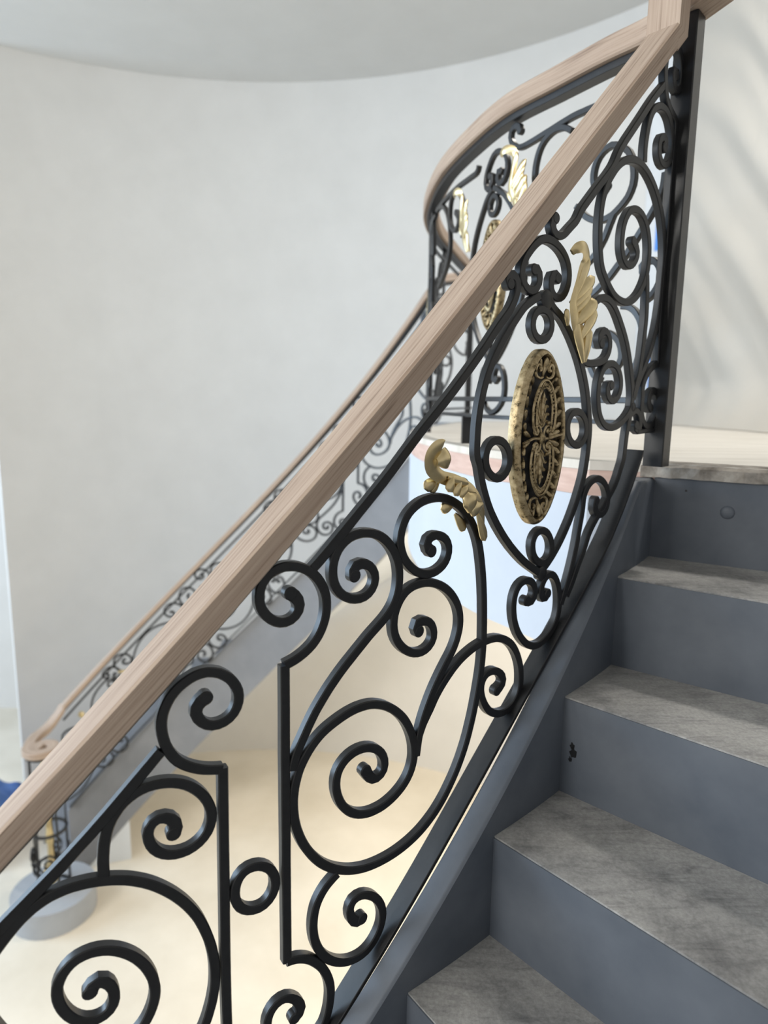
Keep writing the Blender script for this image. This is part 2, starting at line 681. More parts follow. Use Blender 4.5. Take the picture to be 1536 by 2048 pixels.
def flight(root, T, sgn, steel, tread_mat, top, depth, r_out):
    for k in range(1, len(T)):
        zk = Z_STEEL - RISE * k
        mb = MB()
        a, b = T[k - 1], T[k]
        rings = []
        for i in range(5):
            r = R_FACE + (r_out - R_FACE) * i / 4
            rings.append([pc(r, a, zk - 0.035), pc(r, b, zk - 0.035), pc(r, b, zk), pc(r, a, zk)])
        mb.loft(rings)
        mb.obj('tread', tread_mat, root)
    for k in range(len(T)):
        z1 = Z_STEEL - RISE * k - (0.0 if k == 0 else 0.003)
        z0 = max(Z_STEEL - RISE * (k + 1) - 0.001, 0.0)
        mb = MB()
        rings = []
        for i in range(5):
            r = R_FACE + (r_out - R_FACE) * i / 4
            u = Vector((math.cos(rad(T[k])), math.sin(rad(T[k])), 0))
            w = Vector((-u.y, u.x, 0)) * sgn
            c = u * r
            rings.append([c - w * 0.0022 + Vector((0, 0, z0)), c + w * 0.005 + Vector((0, 0, z0)),
                          c + w * 0.005 + Vector((0, 0, z1)), c - w * 0.0022 + Vector((0, 0, z1))])
        mb.loft(rings)
        mb.obj('riser', steel, root)


NEAR_ST = thing('steel_staircase', pc(2.9, -110, 0), 'grey steel staircase with concrete treads rising in the foreground to the landing', 'staircase')
flight(NEAR_ST, NEAR_T, 1, 'stair_steel', 'tread_concrete', near_top, 0.34, R_OUT)
mb = MB()
rings = []
n = 90
for i in range(n + 1):
    t = NEAR_T[0] + 0.1 + (NEAR_T[-1] - 3.0 - NEAR_T[0]) * i / n
    zt = near_top(t)
    zb = max(0.0, zt - 0.36)
    c = 0.006
    rings.append([pc(R_VOID, t, zb), pc(R_FACE, t, zb), pc(R_FACE, t, zt - c), pc(R_FACE - c * .4, t, zt - c * .4), pc(R_FACE - c, t, zt),
                  pc(R_VOID + c * .5, t, zt), pc(R_VOID, t, zt - c * .5)])
mb.loft(rings)
mb.obj('stringer', 'stair_steel', NEAR_ST, smooth=35)
mb = MB()
sector(mb, R_OUT, R_OUT + 0.04, NEAR_T[-1] - 3, NEAR_T[0], 0, 0, 60, lambda t: max(0.0, near_top(t) - 0.36), near_top)
mb.obj('stringer', 'stair_steel', NEAR_ST, smooth=35)
# domed bolt head on the top riser
mb = MB()
u = Vector((math.cos(rad(NEAR_T[0])), math.sin(rad(NEAR_T[0])), 0))
w = Vector((-u.y, u.x, 0))
c = u * 2.353 + Vector((0, 0, CAMZ - 0.218)) - w * 0.0022
rings = []
for q in range(6):
    ph = q / 5 * PI / 2
    r = 0.0135 * math.cos(ph) + 0.0002
    h = 0.006 * math.sin(ph)
    rings.append([c - w * h + (u * math.cos(t * PI / 9) + Vector((0, 0, 1)) * math.sin(t * PI / 9)) * r for t in range(18)])
mb.loft(rings)
mb.obj('bolt_head', 'stair_steel', NEAR_ST, smooth=60)
# chipped paint and a small bolt hole
for (th, r, dz, sx, sy) in ((-43.71, 2.231, -0.604, 0.006, 0.010), (-43.71, 2.2285, -0.592, 0.004, 0.006), (-43.71, 2.226, -0.618, 0.003, 0.005), (-32.91, 2.272, -0.180, 0.0022, 0.0022)):
    uu = Vector((math.cos(rad(th)), math.sin(rad(th)), 0))
    ww = Vector((-uu.y, uu.x, 0))
    c = uu * r + Vector((0, 0, CAMZ + dz))
    mb = MB()
    mb.loft([[c - ww * o + uu * (sx * math.cos(k * PI / 6) * (1 + 0.35 * math.sin(k * 2.3))) + Vector((0, 0, sy * math.sin(k * PI / 6) * (1 + 0.3 * math.cos(k * 1.7)))) for k in range(12)] for o in (0.0023, 0.0030)])
    mb.obj('paint_chip', 'iron', NEAR_ST)

FAR_ST = thing('far_staircase', pc(2.9, 118, 0), 'grey staircase along the curved wall seen across the well', 'staircase')


def far_rail_z(t):                    # top of the far handrail
    return CAMZ + 0.01 - 0.0384 * (t - 60.96)


def far_top(t):
    return min(far_rail_z(t) - 0.835, Z_STEEL + 0.02)


flight(FAR_ST, FAR_T, -1, 'far_steel', 'far_steel', far_top, 0.5, 3.55)
mb = MB()
sector(mb, R_VOID, R_FACE, FAR_T[0], 118.2, 0, 0, 60, lambda t: max(0.0, CAMZ - 0.885 - 0.0408 * (t - 50.45)), lambda t: max(0.05, far_top(t)))
mb.obj('stringer', 'far_steel', FAR_ST, smooth=35)
mb = MB()
rings = []
for i in range(61):
    t = FAR_T[0] + (117.5 - FAR_T[0]) * i / 60
    z = max(0.02, CAMZ - 0.885 - 0.0408 * (t - 50.45) + 0.012)
    rings.append([pc(R_FACE - 0.02, t, z), pc(3.55, t, z), pc(3.55, t, z + 0.02), pc(R_FACE - 0.02, t, z + 0.02)])
mb.loft(rings)
mb.obj('soffit', 'fascia_board', FAR_ST, smooth=35)
# closed triangle of wall under the foot of the flight
mb = MB()
sector(mb, 2.170, 2.205, 107.3, 118.2, 0, 0, 10, lambda t: 0.0, lambda t: max(0.002, CAMZ - 0.886 - 0.0408 * (t - 50.45)))
mb.obj('closet_wall', 'fascia_board', FAR_ST, smooth=40)['label'] = 'white triangle of wall closing the foot of the far flight'
# rounded starting step under the volute
NX, NY = -2.25 + CAMX, 4.17 + CAMY
mb = MB()
rings = [[(NX + 0.27 * math.cos(t * PI / 16), NY + 0.27 * math.sin(t * PI / 16), z) for t in range(32)] for z in (0.0, RISE)]
mb.loft(rings)
mb.obj('starting_step', 'step_grey', FAR_ST, smooth=35)

# bar centre lines of the iron pattern, unrolled along the railing: arc, height (1/5 mm)
STROKES={
'scroll_vertical_a':'-4349,-1219 -4320,-1241 -4297,-1271 -4287,-1307 -4294,-1343 -4315,-1373 -4346,-1394 -4382,-1403 -4419,-1400 -4454,-1387 -4485,-1366 -4512,-1340 -4533,-1310 -4549,-1276 -4556,-1240 -4556,-1202 -4550,-1166 -4536,-1131 -4515,-1100 -4488,-1075 -4455,-1057 -4420,-1045 -4383,-1040 -4346,-1042 -4309,-1048 -4273,-1060 -4239,-1076 -4208,-1096 -4180,-1120 -4155,-1148 -4134,-1179 -4117,-1212 -4103,-1247 -4094,-1283 -4090,-1320 -4090,-1358 -4094,-1395 -4102,-1431 -4114,-1466 -4129,-1500 -4148,-1533 -4170,-1563 -4195,-1590 -4224,-1614 -4255,-1635 -4287,-1653 -4322,-1669 -4357,-1681 -4392,-1692',
'bar_a':'-4392,-1692 -4393,-1847 -4394,-2002 -4396,-2156 -4398,-2311 -4398,-2465 -4399,-2620 -4399,-2774 -4399,-2929 -4400,-3083 -4400,-3238 -4401,-3393 -4401,-3547 -4401,-3702 -4402,-3856',
'scroll_b':'-4402,-3856 -4364,-3860 -4327,-3868 -4292,-3882 -4259,-3900 -4229,-3922 -4201,-3948 -4176,-3976 -4152,-4005 -4131,-4037 -4113,-4070 -4097,-4104 -4084,-4139 -4073,-4175 -4065,-4212 -4061,-4250 -4060,-4287 -4062,-4325 -4067,-4363 -4073,-4400 -4082,-4437 -4093,-4472 -4109,-4507 -4128,-4539 -4154,-4567 -4185,-4588 -4221,-4600 -4258,-4605 -4295,-4602 -4332,-4592 -4367,-4578 -4400,-4560 -4431,-4538 -4459,-4513 -4484,-4485 -4506,-4454 -4524,-4421 -4539,-4386 -4550,-4350 -4556,-4313 -4557,-4275 -4551,-4238 -4537,-4203 -4516,-4172 -4487,-4148 -4451,-4136 -4414,-4138 -4380,-4154 -4351,-4178 -4327,-4208 -4310,-4242 -4304,-4278 -4318,-4313 -4350,-4332',
'scroll_c':'-4907,-1796 -4938,-1816 -4961,-1845 -4967,-1882 -4955,-1917 -4933,-1947 -4904,-1970 -4870,-1983 -4832,-1985 -4796,-1977 -4763,-1960 -4736,-1935 -4717,-1903 -4705,-1868 -4701,-1831 -4705,-1794 -4718,-1759 -4737,-1727 -4760,-1698 -4789,-1674 -4820,-1654 -4855,-1641 -4891,-1633 -4929,-1634 -4965,-1641 -5000,-1655 -5032,-1673 -5063,-1694 -5090,-1719 -5114,-1748 -5133,-1780 -5149,-1814 -5161,-1849 -5168,-1886 -5170,-1923 -5168,-1960 -5162,-1997 -5154,-2033 -5142,-2068 -5126,-2102 -5106,-2134 -5083,-2163 -5055,-2188 -5025,-2210 -4993,-2229 -4960,-2246 -4925,-2260 -4889,-2271 -4853,-2280 -4817,-2287',
'bar_c':'-4814,-2279 -4816,-2426 -4818,-2573 -4820,-2721 -4822,-2868 -4824,-3015 -4826,-3163 -4828,-3310 -4830,-3457 -4832,-3605 -4833,-3752 -4834,-3899 -4834,-4047 -4833,-4194 -4830,-4341 -4827,-4488',
'ring_bar':'-4755,-3146 -4744,-3110 -4726,-3077 -4698,-3051 -4664,-3037 -4626,-3035 -4589,-3043 -4556,-3060 -4527,-3084 -4504,-3114 -4488,-3148 -4480,-3185 -4479,-3223 -4487,-3260 -4503,-3294 -4527,-3323 -4559,-3344 -4595,-3353 -4633,-3350 -4669,-3338 -4701,-3318 -4727,-3291 -4745,-3258 -4756,-3221 -4759,-3184 -4755,-3146',
'scroll_d':'-5127,-2627 -5112,-2593 -5117,-2556 -5140,-2526 -5173,-2508 -5210,-2505 -5244,-2521 -5266,-2551 -5275,-2587 -5272,-2624 -5261,-2660 -5243,-2693 -5218,-2722 -5188,-2745 -5154,-2761 -5118,-2770 -5080,-2772 -5043,-2768 -5007,-2756 -4974,-2738 -4946,-2714 -4922,-2684 -4906,-2650 -4896,-2614 -4893,-2576 -4896,-2539 -4906,-2502 -4920,-2468 -4938,-2435 -4960,-2404 -4985,-2376 -5013,-2350 -5043,-2328 -5076,-2310 -5111,-2296 -5148,-2286 -5185,-2280 -5222,-2278 -5260,-2281 -5297,-2289 -5332,-2302 -5365,-2320 -5396,-2342 -5423,-2368 -5446,-2398 -5467,-2429 -5484,-2463 -5497,-2498 -5507,-2534 -5515,-2571 -5520,-2609 -5524,-2646 -5527,-2684 -5528,-2721 -5528,-2759 -5528,-2797',
'scroll_e':'-5643,-3513 -5623,-3481 -5591,-3465 -5557,-3478 -5533,-3506 -5518,-3540 -5511,-3577 -5512,-3615 -5522,-3651 -5543,-3682 -5574,-3703 -5610,-3712 -5647,-3710 -5683,-3698 -5714,-3677 -5741,-3651 -5764,-3621 -5782,-3589 -5797,-3555 -5808,-3519 -5815,-3482 -5816,-3445 -5812,-3407 -5800,-3372 -5783,-3339 -5760,-3309 -5732,-3284 -5699,-3266 -5663,-3256 -5626,-3252 -5589,-3255 -5552,-3263 -5517,-3276 -5484,-3293 -5453,-3314 -5424,-3338 -5397,-3364 -5373,-3392 -5351,-3423 -5331,-3455 -5315,-3488 -5301,-3523 -5289,-3559 -5282,-3596 -5277,-3633 -5277,-3670 -5281,-3707 -5290,-3744 -5302,-3779 -5317,-3813 -5336,-3846 -5358,-3876 -5384,-3903 -5413,-3926 -5446,-3945 -5480,-3960 -5516,-3970 -5553,-3977 -5590,-3979 -5628,-3978 -5665,-3973 -5702,-3965 -5738,-3955 -5773,-3942 -5807,-3926 -5840,-3908 -5871,-3888 -5902,-3866 -5931,-3843 -5959,-3818 -5986,-3792 -6011,-3765 -6035,-3735 -6057,-3705 -6077,-3673 -6096,-3641 -6113,-3608 -6129,-3574 -6144,-3540 -6158,-3505 -6170,-3469 -6180,-3433 -6189,-3397 -6195,-3360 -6198,-3322 -6197,-3285 -6193,-3248 -6185,-3211 -6173,-3176 -6157,-3142 -6137,-3110 -6115,-3080 -6092,-3051 -6068,-3021 -6044,-2992 -6019,-2964 -5994,-2937 -5967,-2911 -5938,-2887 -5908,-2864 -5876,-2845 -5843,-2828 -5808,-2814 -5772,-2804 -5735,-2797 -5698,-2793 -5660,-2793 -5623,-2794 -5586,-2798 -5549,-2803 -5512,-2811 -5476,-2820 -5440,-2832 -5405,-2845 -5371,-2861 -5338,-2879 -5306,-2898 -5275,-2919 -5245,-2942 -5217,-2966 -5189,-2992 -5163,-3018 -5137,-3046 -5113,-3075 -5090,-3104 -5068,-3135 -5048,-3166 -5029,-3198 -5011,-3231 -4995,-3265 -4981,-3300 -4968,-3335 -4956,-3371 -4945,-3406 -4935,-3443 -4926,-3479 -4919,-3516 -4913,-3553 -4908,-3590 -4905,-3627 -4903,-3665 -4903,-3702 -4904,-3740 -4907,-3777 -4911,-3814 -4918,-3851 -4925,-3888 -4934,-3924 -4945,-3960 -4956,-3996 -4969,-4031 -4984,-4065 -5000,-4099 -5018,-4132 -5037,-4164 -5058,-4196 -5079,-4226 -5102,-4256 -5125,-4286 -5149,-4314 -5174,-4342 -5201,-4369 -5228,-4394 -5257,-4418 -5286,-4442 -5316,-4465 -5345,-4488 -5375,-4511',
'scroll_f':'-3772,-2619 -3754,-2652 -3734,-2683 -3704,-2706 -3667,-2710 -3633,-2696 -3610,-2667 -3602,-2631 -3605,-2593 -3616,-2558 -3635,-2525 -3660,-2498 -3689,-2475 -3723,-2458 -3758,-2447 -3796,-2442 -3833,-2443 -3870,-2450 -3905,-2463 -3937,-2482 -3965,-2507 -3988,-2536 -4004,-2570 -4013,-2606 -4016,-2644 -4014,-2681 -4007,-2718 -3996,-2754 -3982,-2788 -3964,-2821 -3942,-2851 -3917,-2879 -3889,-2904 -3857,-2925 -3824,-2941 -3788,-2953 -3752,-2961 -3714,-2965 -3677,-2964 -3640,-2961 -3603,-2954 -3567,-2943 -3532,-2929 -3499,-2913 -3467,-2893 -3436,-2871 -3409,-2846 -3384,-2818 -3363,-2787 -3346,-2753 -3334,-2718 -3325,-2681 -3321,-2644 -3322,-2607 -3325,-2569 -3332,-2533 -3342,-2497 -3354,-2461 -3369,-2427 -3385,-2393 -3404,-2360 -3424,-2329 -3447,-2300 -3473,-2272 -3500,-2246 -3528,-2222 -3559,-2200 -3590,-2180 -3623,-2162 -3658,-2148 -3693,-2136 -3730,-2128 -3767,-2124 -3805,-2124 -3842,-2126 -3879,-2132 -3916,-2140 -3951,-2151 -3987,-2164 -4021,-2178 -4056,-2194 -4089,-2211 -4121,-2231 -4150,-2253 -4178,-2278 -4204,-2306 -4228,-2335 -4249,-2365 -4269,-2397 -4287,-2430 -4302,-2464 -4314,-2500 -4324,-2536 -4332,-2572 -4337,-2609 -4341,-2647 -4342,-2684 -4341,-2722 -4338,-2759 -4334,-2796 -4327,-2833 -4319,-2870 -4308,-2905 -4296,-2941 -4282,-2976 -4266,-3010 -4249,-3043 -4230,-3075 -4210,-3107 -4188,-3138 -4165,-3167 -4141,-3195 -4114,-3222 -4086,-3247 -4057,-3270 -4026,-3291 -3994,-3311 -3961,-3329 -3928,-3345 -3893,-3360 -3858,-3372 -3822,-3382 -3785,-3391 -3748,-3397 -3711,-3401 -3674,-3403 -3636,-3404 -3599,-3403 -3561,-3401 -3524,-3397 -3487,-3392 -3450,-3385 -3414,-3377 -3377,-3367 -3342,-3356 -3306,-3343 -3272,-3329 -3238,-3313 -3205,-3295 -3173,-3276 -3142,-3255 -3111,-3233 -3082,-3210 -3054,-3185 -3027,-3159 -3001,-3132 -2976,-3104 -2953,-3075 -2930,-3045 -2908,-3015 -2886,-2984 -2866,-2953 -2846,-2921 -2828,-2888 -2810,-2855 -2794,-2822 -2778,-2788 -2763,-2753 -2749,-2718 -2736,-2683 -2724,-2648 -2713,-2612 -2702,-2576 -2691,-2540 -2681,-2504 -2672,-2468 -2663,-2431 -2655,-2395 -2647,-2358 -2639,-2322 -2632,-2285 -2625,-2248 -2618,-2211 -2612,-2174 -2607,-2137 -2603,-2100 -2599,-2063 -2597,-2025 -2595,-1988 -2594,-1950 -2593,-1913 -2593,-1875 -2594,-1838 -2595,-1801 -2596,-1763 -2598,-1726 -2600,-1688 -2602,-1651 -2605,-1614 -2607,-1576 -2610,-1539 -2614,-1501 -2618,-1464 -2622,-1427 -2627,-1390 -2632,-1353 -2638,-1316 -2645,-1279 -2652,-1242 -2660,-1205 -2668,-1169 -2677,-1133 -2688,-1097 -2701,-1061 -2715,-1027 -2732,-993 -2750,-961 -2770,-929 -2792,-899 -2816,-870 -2841,-842 -2869,-817 -2898,-794 -2929,-773 -2962,-754 -2995,-737 -3030,-722 -3065,-710 -3101,-701 -3139,-696 -3176,-695 -3213,-696 -3250,-701 -3287,-709 -3322,-721 -3356,-738 -3387,-758 -3416,-783 -3440,-811 -3459,-843 -3474,-878 -3485,-913 -3491,-950 -3491,-988 -3485,-1025 -3474,-1061 -3459,-1095 -3439,-1126 -3415,-1155 -3388,-1181 -3359,-1204 -3327,-1224 -3292,-1238 -3256,-1247 -3219,-1252 -3181,-1251 -3145,-1244 -3110,-1230 -3078,-1211 -3051,-1185 -3032,-1152 -3022,-1116 -3022,-1079 -3034,-1044 -3056,-1014 -3087,-992 -3121,-978 -3158,-972 -3195,-976 -3227,-994 -3241,-1028 -3227,-1061 -3198,-1086',
'scroll_g':'-3876,-1169 -3880,-1132 -3861,-1102 -3825,-1093 -3788,-1099 -3755,-1117 -3729,-1144 -3712,-1177 -3707,-1214 -3714,-1251 -3732,-1284 -3759,-1310 -3792,-1327 -3829,-1334 -3867,-1332 -3903,-1324 -3938,-1308 -3969,-1288 -3996,-1261 -4017,-1230 -4032,-1196 -4041,-1159 -4044,-1122 -4042,-1084 -4034,-1047 -4021,-1012 -4003,-979 -3979,-950 -3951,-926 -3918,-906 -3883,-893 -3846,-886 -3809,-883 -3771,-886 -3734,-893 -3699,-905 -3665,-922 -3634,-943 -3606,-968 -3581,-996 -3558,-1026 -3539,-1059 -3523,-1093 -3511,-1128 -3503,-1165 -3498,-1202 -3497,-1240 -3499,-1278 -3504,-1315 -3513,-1352 -3526,-1387 -3542,-1421 -3563,-1452 -3587,-1481 -3614,-1508 -3642,-1532 -3672,-1555 -3702,-1578 -3732,-1601 -3761,-1625 -3789,-1650 -3817,-1675 -3845,-1700 -3873,-1725 -3901,-1751 -3929,-1776 -3956,-1802 -3983,-1829 -4009,-1856 -4034,-1884 -4059,-1912 -4083,-1941 -4106,-1971 -4129,-2001 -4151,-2031 -4173,-2062 -4193,-2094 -4212,-2126 -4231,-2159 -4248,-2192 -4266,-2225 -4284,-2259 -4301,-2292 -4316,-2327 -4328,-2362 -4338,-2399 -4346,-2435',
'scroll_h':'-3304,-1673 -3323,-1641 -3312,-1608 -3275,-1600 -3238,-1606 -3205,-1622 -3178,-1649 -3161,-1682 -3153,-1718 -3156,-1756 -3173,-1789 -3200,-1815 -3233,-1832 -3270,-1840 -3307,-1839 -3344,-1831 -3379,-1818 -3412,-1799 -3442,-1776 -3469,-1750 -3493,-1721 -3512,-1689 -3527,-1654 -3536,-1618 -3540,-1580 -3538,-1543 -3532,-1506 -3520,-1470 -3504,-1436 -3484,-1404 -3459,-1375 -3431,-1351 -3398,-1333 -3362,-1321 -3325,-1315 -3287,-1312 -3250,-1314 -3212,-1319 -3176,-1328 -3140,-1340 -3106,-1355 -3073,-1373 -3041,-1394 -3012,-1417 -2984,-1443 -2959,-1471 -2936,-1501 -2916,-1533 -2899,-1566 -2887,-1602 -2878,-1639 -2875,-1676 -2876,-1714 -2881,-1751 -2891,-1787 -2903,-1823 -2919,-1857 -2937,-1890 -2958,-1921 -2981,-1951 -3005,-1980 -3028,-2010 -3051,-2040 -3073,-2071 -3094,-2102 -3115,-2133 -3135,-2165 -3154,-2198 -3172,-2231 -3188,-2264 -3205,-2299 -3220,-2333 -3234,-2368 -3247,-2403 -3258,-2439 -3268,-2476 -3276,-2512 -3283,-2549 -3289,-2587 -3294,-2624 -3299,-2661',
'scroll_i':'-3279,-2516 -3265,-2482 -3250,-2448 -3233,-2415 -3212,-2384 -3191,-2353 -3169,-2323 -3149,-2291 -3130,-2260 -3108,-2229 -3085,-2200 -3060,-2172 -3034,-2145 -3007,-2119 -2980,-2094 -2951,-2070 -2922,-2047 -2891,-2026 -2860,-2006 -2827,-1989 -2793,-1973 -2758,-1959 -2723,-1946 -2688,-1936 -2651,-1927 -2615,-1920 -2578,-1916 -2540,-1914 -2503,-1913 -2466,-1915 -2429,-1920 -2393,-1930 -2358,-1942 -2324,-1958 -2292,-1977 -2261,-1998 -2233,-2022 -2207,-2050 -2185,-2079 -2164,-2111 -2146,-2143 -2130,-2177 -2116,-2211 -2105,-2247 -2097,-2283 -2092,-2320 -2089,-2357 -2089,-2395 -2093,-2432 -2102,-2468 -2117,-2502 -2138,-2533 -2164,-2559 -2195,-2580 -2229,-2595 -2265,-2604 -2302,-2607 -2339,-2605 -2376,-2598 -2411,-2585 -2445,-2569 -2476,-2548 -2503,-2524 -2527,-2495 -2548,-2464 -2566,-2432 -2582,-2398 -2593,-2362 -2600,-2326 -2599,-2288 -2588,-2253 -2566,-2223 -2535,-2203 -2499,-2195 -2462,-2196 -2426,-2206 -2393,-2223 -2363,-2244 -2339,-2274 -2328,-2309 -2338,-2344 -2367,-2368 -2400,-2385',
'scroll_j':'-4003,-3339 -4035,-3358 -4066,-3379 -4095,-3402 -4121,-3430 -4143,-3460 -4162,-3492 -4177,-3527 -4187,-3563 -4194,-3599 -4198,-3637 -4200,-3674 -4198,-3712 -4194,-3749 -4187,-3786 -4177,-3822 -4164,-3857 -4149,-3891 -4131,-3924 -4110,-3955 -4087,-3985 -4060,-4012 -4032,-4036 -4002,-4058 -3969,-4077 -3935,-4092 -3899,-4104 -3863,-4110 -3825,-4112 -3788,-4108 -3752,-4097 -3719,-4079 -3690,-4056 -3664,-4028 -3642,-3998 -3624,-3965 -3611,-3930 -3604,-3893 -3602,-3856 -3606,-3819 -3615,-3782 -3630,-3748 -3648,-3715 -3671,-3686 -3697,-3659 -3727,-3636 -3760,-3617 -3795,-3606 -3832,-3605 -3867,-3618 -3890,-3647 -3899,-3683 -3895,-3720 -3882,-3755 -3861,-3786 -3830,-3806 -3793,-3800',
'sub_rail_a':'-6351,-3192 -6242,-3094 -6132,-2995 -6023,-2896 -5913,-2798 -5803,-2700 -5695,-2600 -5589,-2497 -5485,-2393 -5383,-2287 -5281,-2181 -5178,-2075',
'sub_rail_b':'-4190,-1079 -4161,-1055 -4133,-1029 -4106,-1004 -4078,-977 -4051,-951 -4025,-925 -3998,-898 -3971,-872 -3944,-846 -3917,-819 -3890,-793 -3863,-767 -3836,-740 -3809,-714 -3782,-688 -3755,-661 -3728,-635 -3701,-609 -3674,-582 -3647,-556 -3621,-529 -3594,-502 -3568,-475 -3542,-448 -3516,-420 -3490,-393 -3464,-365 -3438,-338 -3412,-311 -3386,-284 -3359,-257 -3333,-230 -3306,-204 -3278,-178 -3251,-152 -3223,-126 -3196,-101 -3168,-75 -3141,-49 -3113,-24 -3086,2 -3058,28 -3031,55 -3004,81 -2978,107 -2951,134 -2924,161 -2897,187 -2871,214 -2844,241 -2818,268 -2792,295 -2766,322 -2740,350 -2714,377 -2689,405 -2664,433 -2639,461 -2614,490 -2589,518 -2564,546 -2538,574 -2512,601 -2485,628 -2459,654 -2434,683 -2413,714 -2394,746 -2377,780 -2364,816 -2358,853 -2364,890 -2386,920 -2419,936 -2456,930 -2471,898 -2450,868',
'sub_rail_c':'-422,2813 -450,2787 -477,2762 -505,2737 -532,2712 -559,2686 -586,2660 -612,2633 -637,2606 -663,2578 -688,2551 -713,2523 -737,2495 -762,2468 -787,2440 -813,2412 -838,2385 -863,2358 -889,2330 -914,2303 -939,2276 -965,2248 -990,2221 -1014,2193 -1038,2164 -1062,2135 -1084,2105 -1104,2074 -1122,2041 -1141,2009 -1162,1978 -1186,1949 -1211,1922 -1236,1895 -1263,1869 -1290,1843 -1317,1817 -1344,1792 -1371,1766 -1398,1740 -1424,1714 -1451,1687 -1477,1661 -1503,1635 -1530,1608 -1556,1582 -1581,1554 -1604,1525 -1623,1493 -1644,1462 -1670,1436 -1699,1413 -1728,1389 -1757,1365 -1785,1341 -1816,1320 -1850,1305 -1887,1299 -1923,1307 -1953,1329 -1969,1362 -1961,1397 -1935,1424',
'scroll_k':'-399,2798 -410,2833 -419,2869 -426,2906 -430,2942 -429,2979 -424,3016 -414,3051 -399,3085 -379,3116 -355,3144 -326,3167 -292,3181 -255,3183 -221,3172 -191,3149 -168,3121 -150,3089 -136,3054 -127,3019 -122,2982 -121,2945 -125,2908 -137,2873 -160,2845 -194,2834 -228,2846 -252,2874 -265,2908 -267,2945 -257,2980 -230,2981 -229,2945',
'stile':'-406,2799 -391,2764 -373,2731 -351,2701 -324,2674 -294,2651 -262,2632 -228,2615 -194,2599 -166,2575 -154,2539 -153,2501 -153,2464 -155,2426 -156,2388 -157,2351 -158,2313 -159,2275 -159,2237 -158,2200 -158,2162 -158,2124 -158,2086 -157,2049 -157,2011 -156,1973 -155,1935 -155,1898 -154,1860 -152,1822 -151,1785 -149,1747 -148,1709 -146,1671 -144,1634 -143,1596 -142,1558 -142,1521 -142,1483 -145,1445 -149,1408 -156,1371 -161,1333 -164,1296 -165,1258 -165,1220 -164,1182 -164,1145 -163,1107 -163,1069 -162,1031 -162,994 -162,956 -162,918 -162,880 -162,843 -162,805 -161,767 -160,730 -159,692 -157,654 -155,616 -152,579 -149,541 -147,503 -144,466 -141,428 -139,391',
'scroll_l':'-675,2113 -678,2151 -681,2188 -682,2226 -680,2264 -675,2302 -669,2339 -662,2376 -653,2413 -642,2449 -629,2485 -612,2519 -590,2550 -564,2577 -533,2599 -500,2616 -463,2627 -426,2629 -388,2625 -352,2613 -319,2595 -289,2572 -264,2544 -243,2512 -225,2479 -209,2444 -197,2409 -189,2372 -187,2334 -193,2297 -206,2261 -225,2228 -249,2200 -280,2177 -315,2164 -352,2167 -386,2183 -413,2210 -430,2243 -438,2280 -438,2318 -427,2354 -403,2382 -367,2392 -334,2376 -327,2341 -344,2307',
'scroll_m':'-770,1427 -738,1406 -711,1381 -692,1349 -690,1311 -705,1277 -729,1248 -759,1227 -795,1215 -832,1215 -868,1227 -898,1248 -923,1277 -941,1309 -953,1345 -959,1382 -961,1420 -960,1457 -955,1495 -946,1531 -933,1566 -916,1599 -894,1630 -868,1657 -837,1679 -803,1693 -766,1699 -728,1699 -691,1692 -656,1680 -623,1661 -594,1638 -568,1610 -546,1580 -527,1548 -511,1514 -498,1478 -489,1442 -482,1405 -478,1367 -477,1330 -478,1292 -481,1255 -486,1218 -494,1181 -506,1145 -522,1111 -541,1079 -563,1048 -586,1019 -612,991 -640,967 -671,945 -704,927 -739,912 -775,902 -812,897 -850,895 -887,897 -924,903 -961,912 -996,925 -1030,941 -1062,961 -1092,983 -1121,1007 -1149,1032 -1176,1058 -1202,1085 -1227,1114 -1247,1145 -1263,1180 -1274,1215 -1284,1252 -1293,1288 -1300,1325 -1306,1362 -1310,1400 -1313,1437 -1314,1475 -1315,1512 -1313,1550 -1310,1587 -1306,1625 -1299,1662 -1290,1698 -1277,1733 -1262,1768 -1245,1801 -1226,1834 -1205,1865 -1182,1894 -1157,1923 -1132,1951 -1105,1977 -1076,2002 -1046,2023 -1013,2042 -980,2059 -945,2073 -909,2083 -872,2090 -834,2094 -797,2094 -759,2091 -722,2085 -686,2075 -651,2062 -616,2047 -583,2030 -550,2010 -519,1989 -489,1967 -460,1943 -433,1917 -407,1890 -382,1862 -359,1832 -337,1802 -316,1770 -297,1738 -280,1704 -263,1671 -249,1636 -236,1601 -224,1565 -214,1529 -205,1492 -197,1455 -192,1418 -187,1381 -185,1343 -184,1306 -185,1268 -187,1231 -188,1193 -189,1156 -190,1118 -190,1080 -191,1043 -193,1005 -196,968 -199,930 -204,893 -209,856 -214,819 -221,782 -229,745 -239,708 -249,672 -261,637 -275,602 -289,567 -304,532 -319,498 -336,465 -354,431 -373,399 -392,366 -411,334 -432,302 -452,271 -472,239 -491,207 -509,174 -526,140 -542,106 -556,71 -569,36',
'stem':'-492,1172 -484,1135 -477,1098 -471,1060 -466,1023 -462,985 -459,947 -456,909 -454,872 -452,834 -451,796 -451,758 -453,720 -456,682 -460,645 -463,607 -466,569 -469,531 -473,494 -476,456 -481,418 -485,381 -490,343 -496,306 -505,269 -517,233 -531,198 -543,162 -553,125 -562,89 -571,52',
'scroll_n':'-1355,773 -1338,807 -1317,837 -1289,862 -1257,880 -1221,892 -1184,898 -1147,897 -1110,890 -1075,878 -1042,861 -1011,840 -982,816 -955,790 -929,763 -905,735 -881,706 -857,677 -834,648 -812,618 -790,587 -770,556 -751,524 -733,490 -717,457 -702,423 -687,388 -673,354 -660,319 -647,283 -635,248 -623,213 -611,177 -601,141 -593,105 -588,68 -586,30 -590,-7 -597,-44',
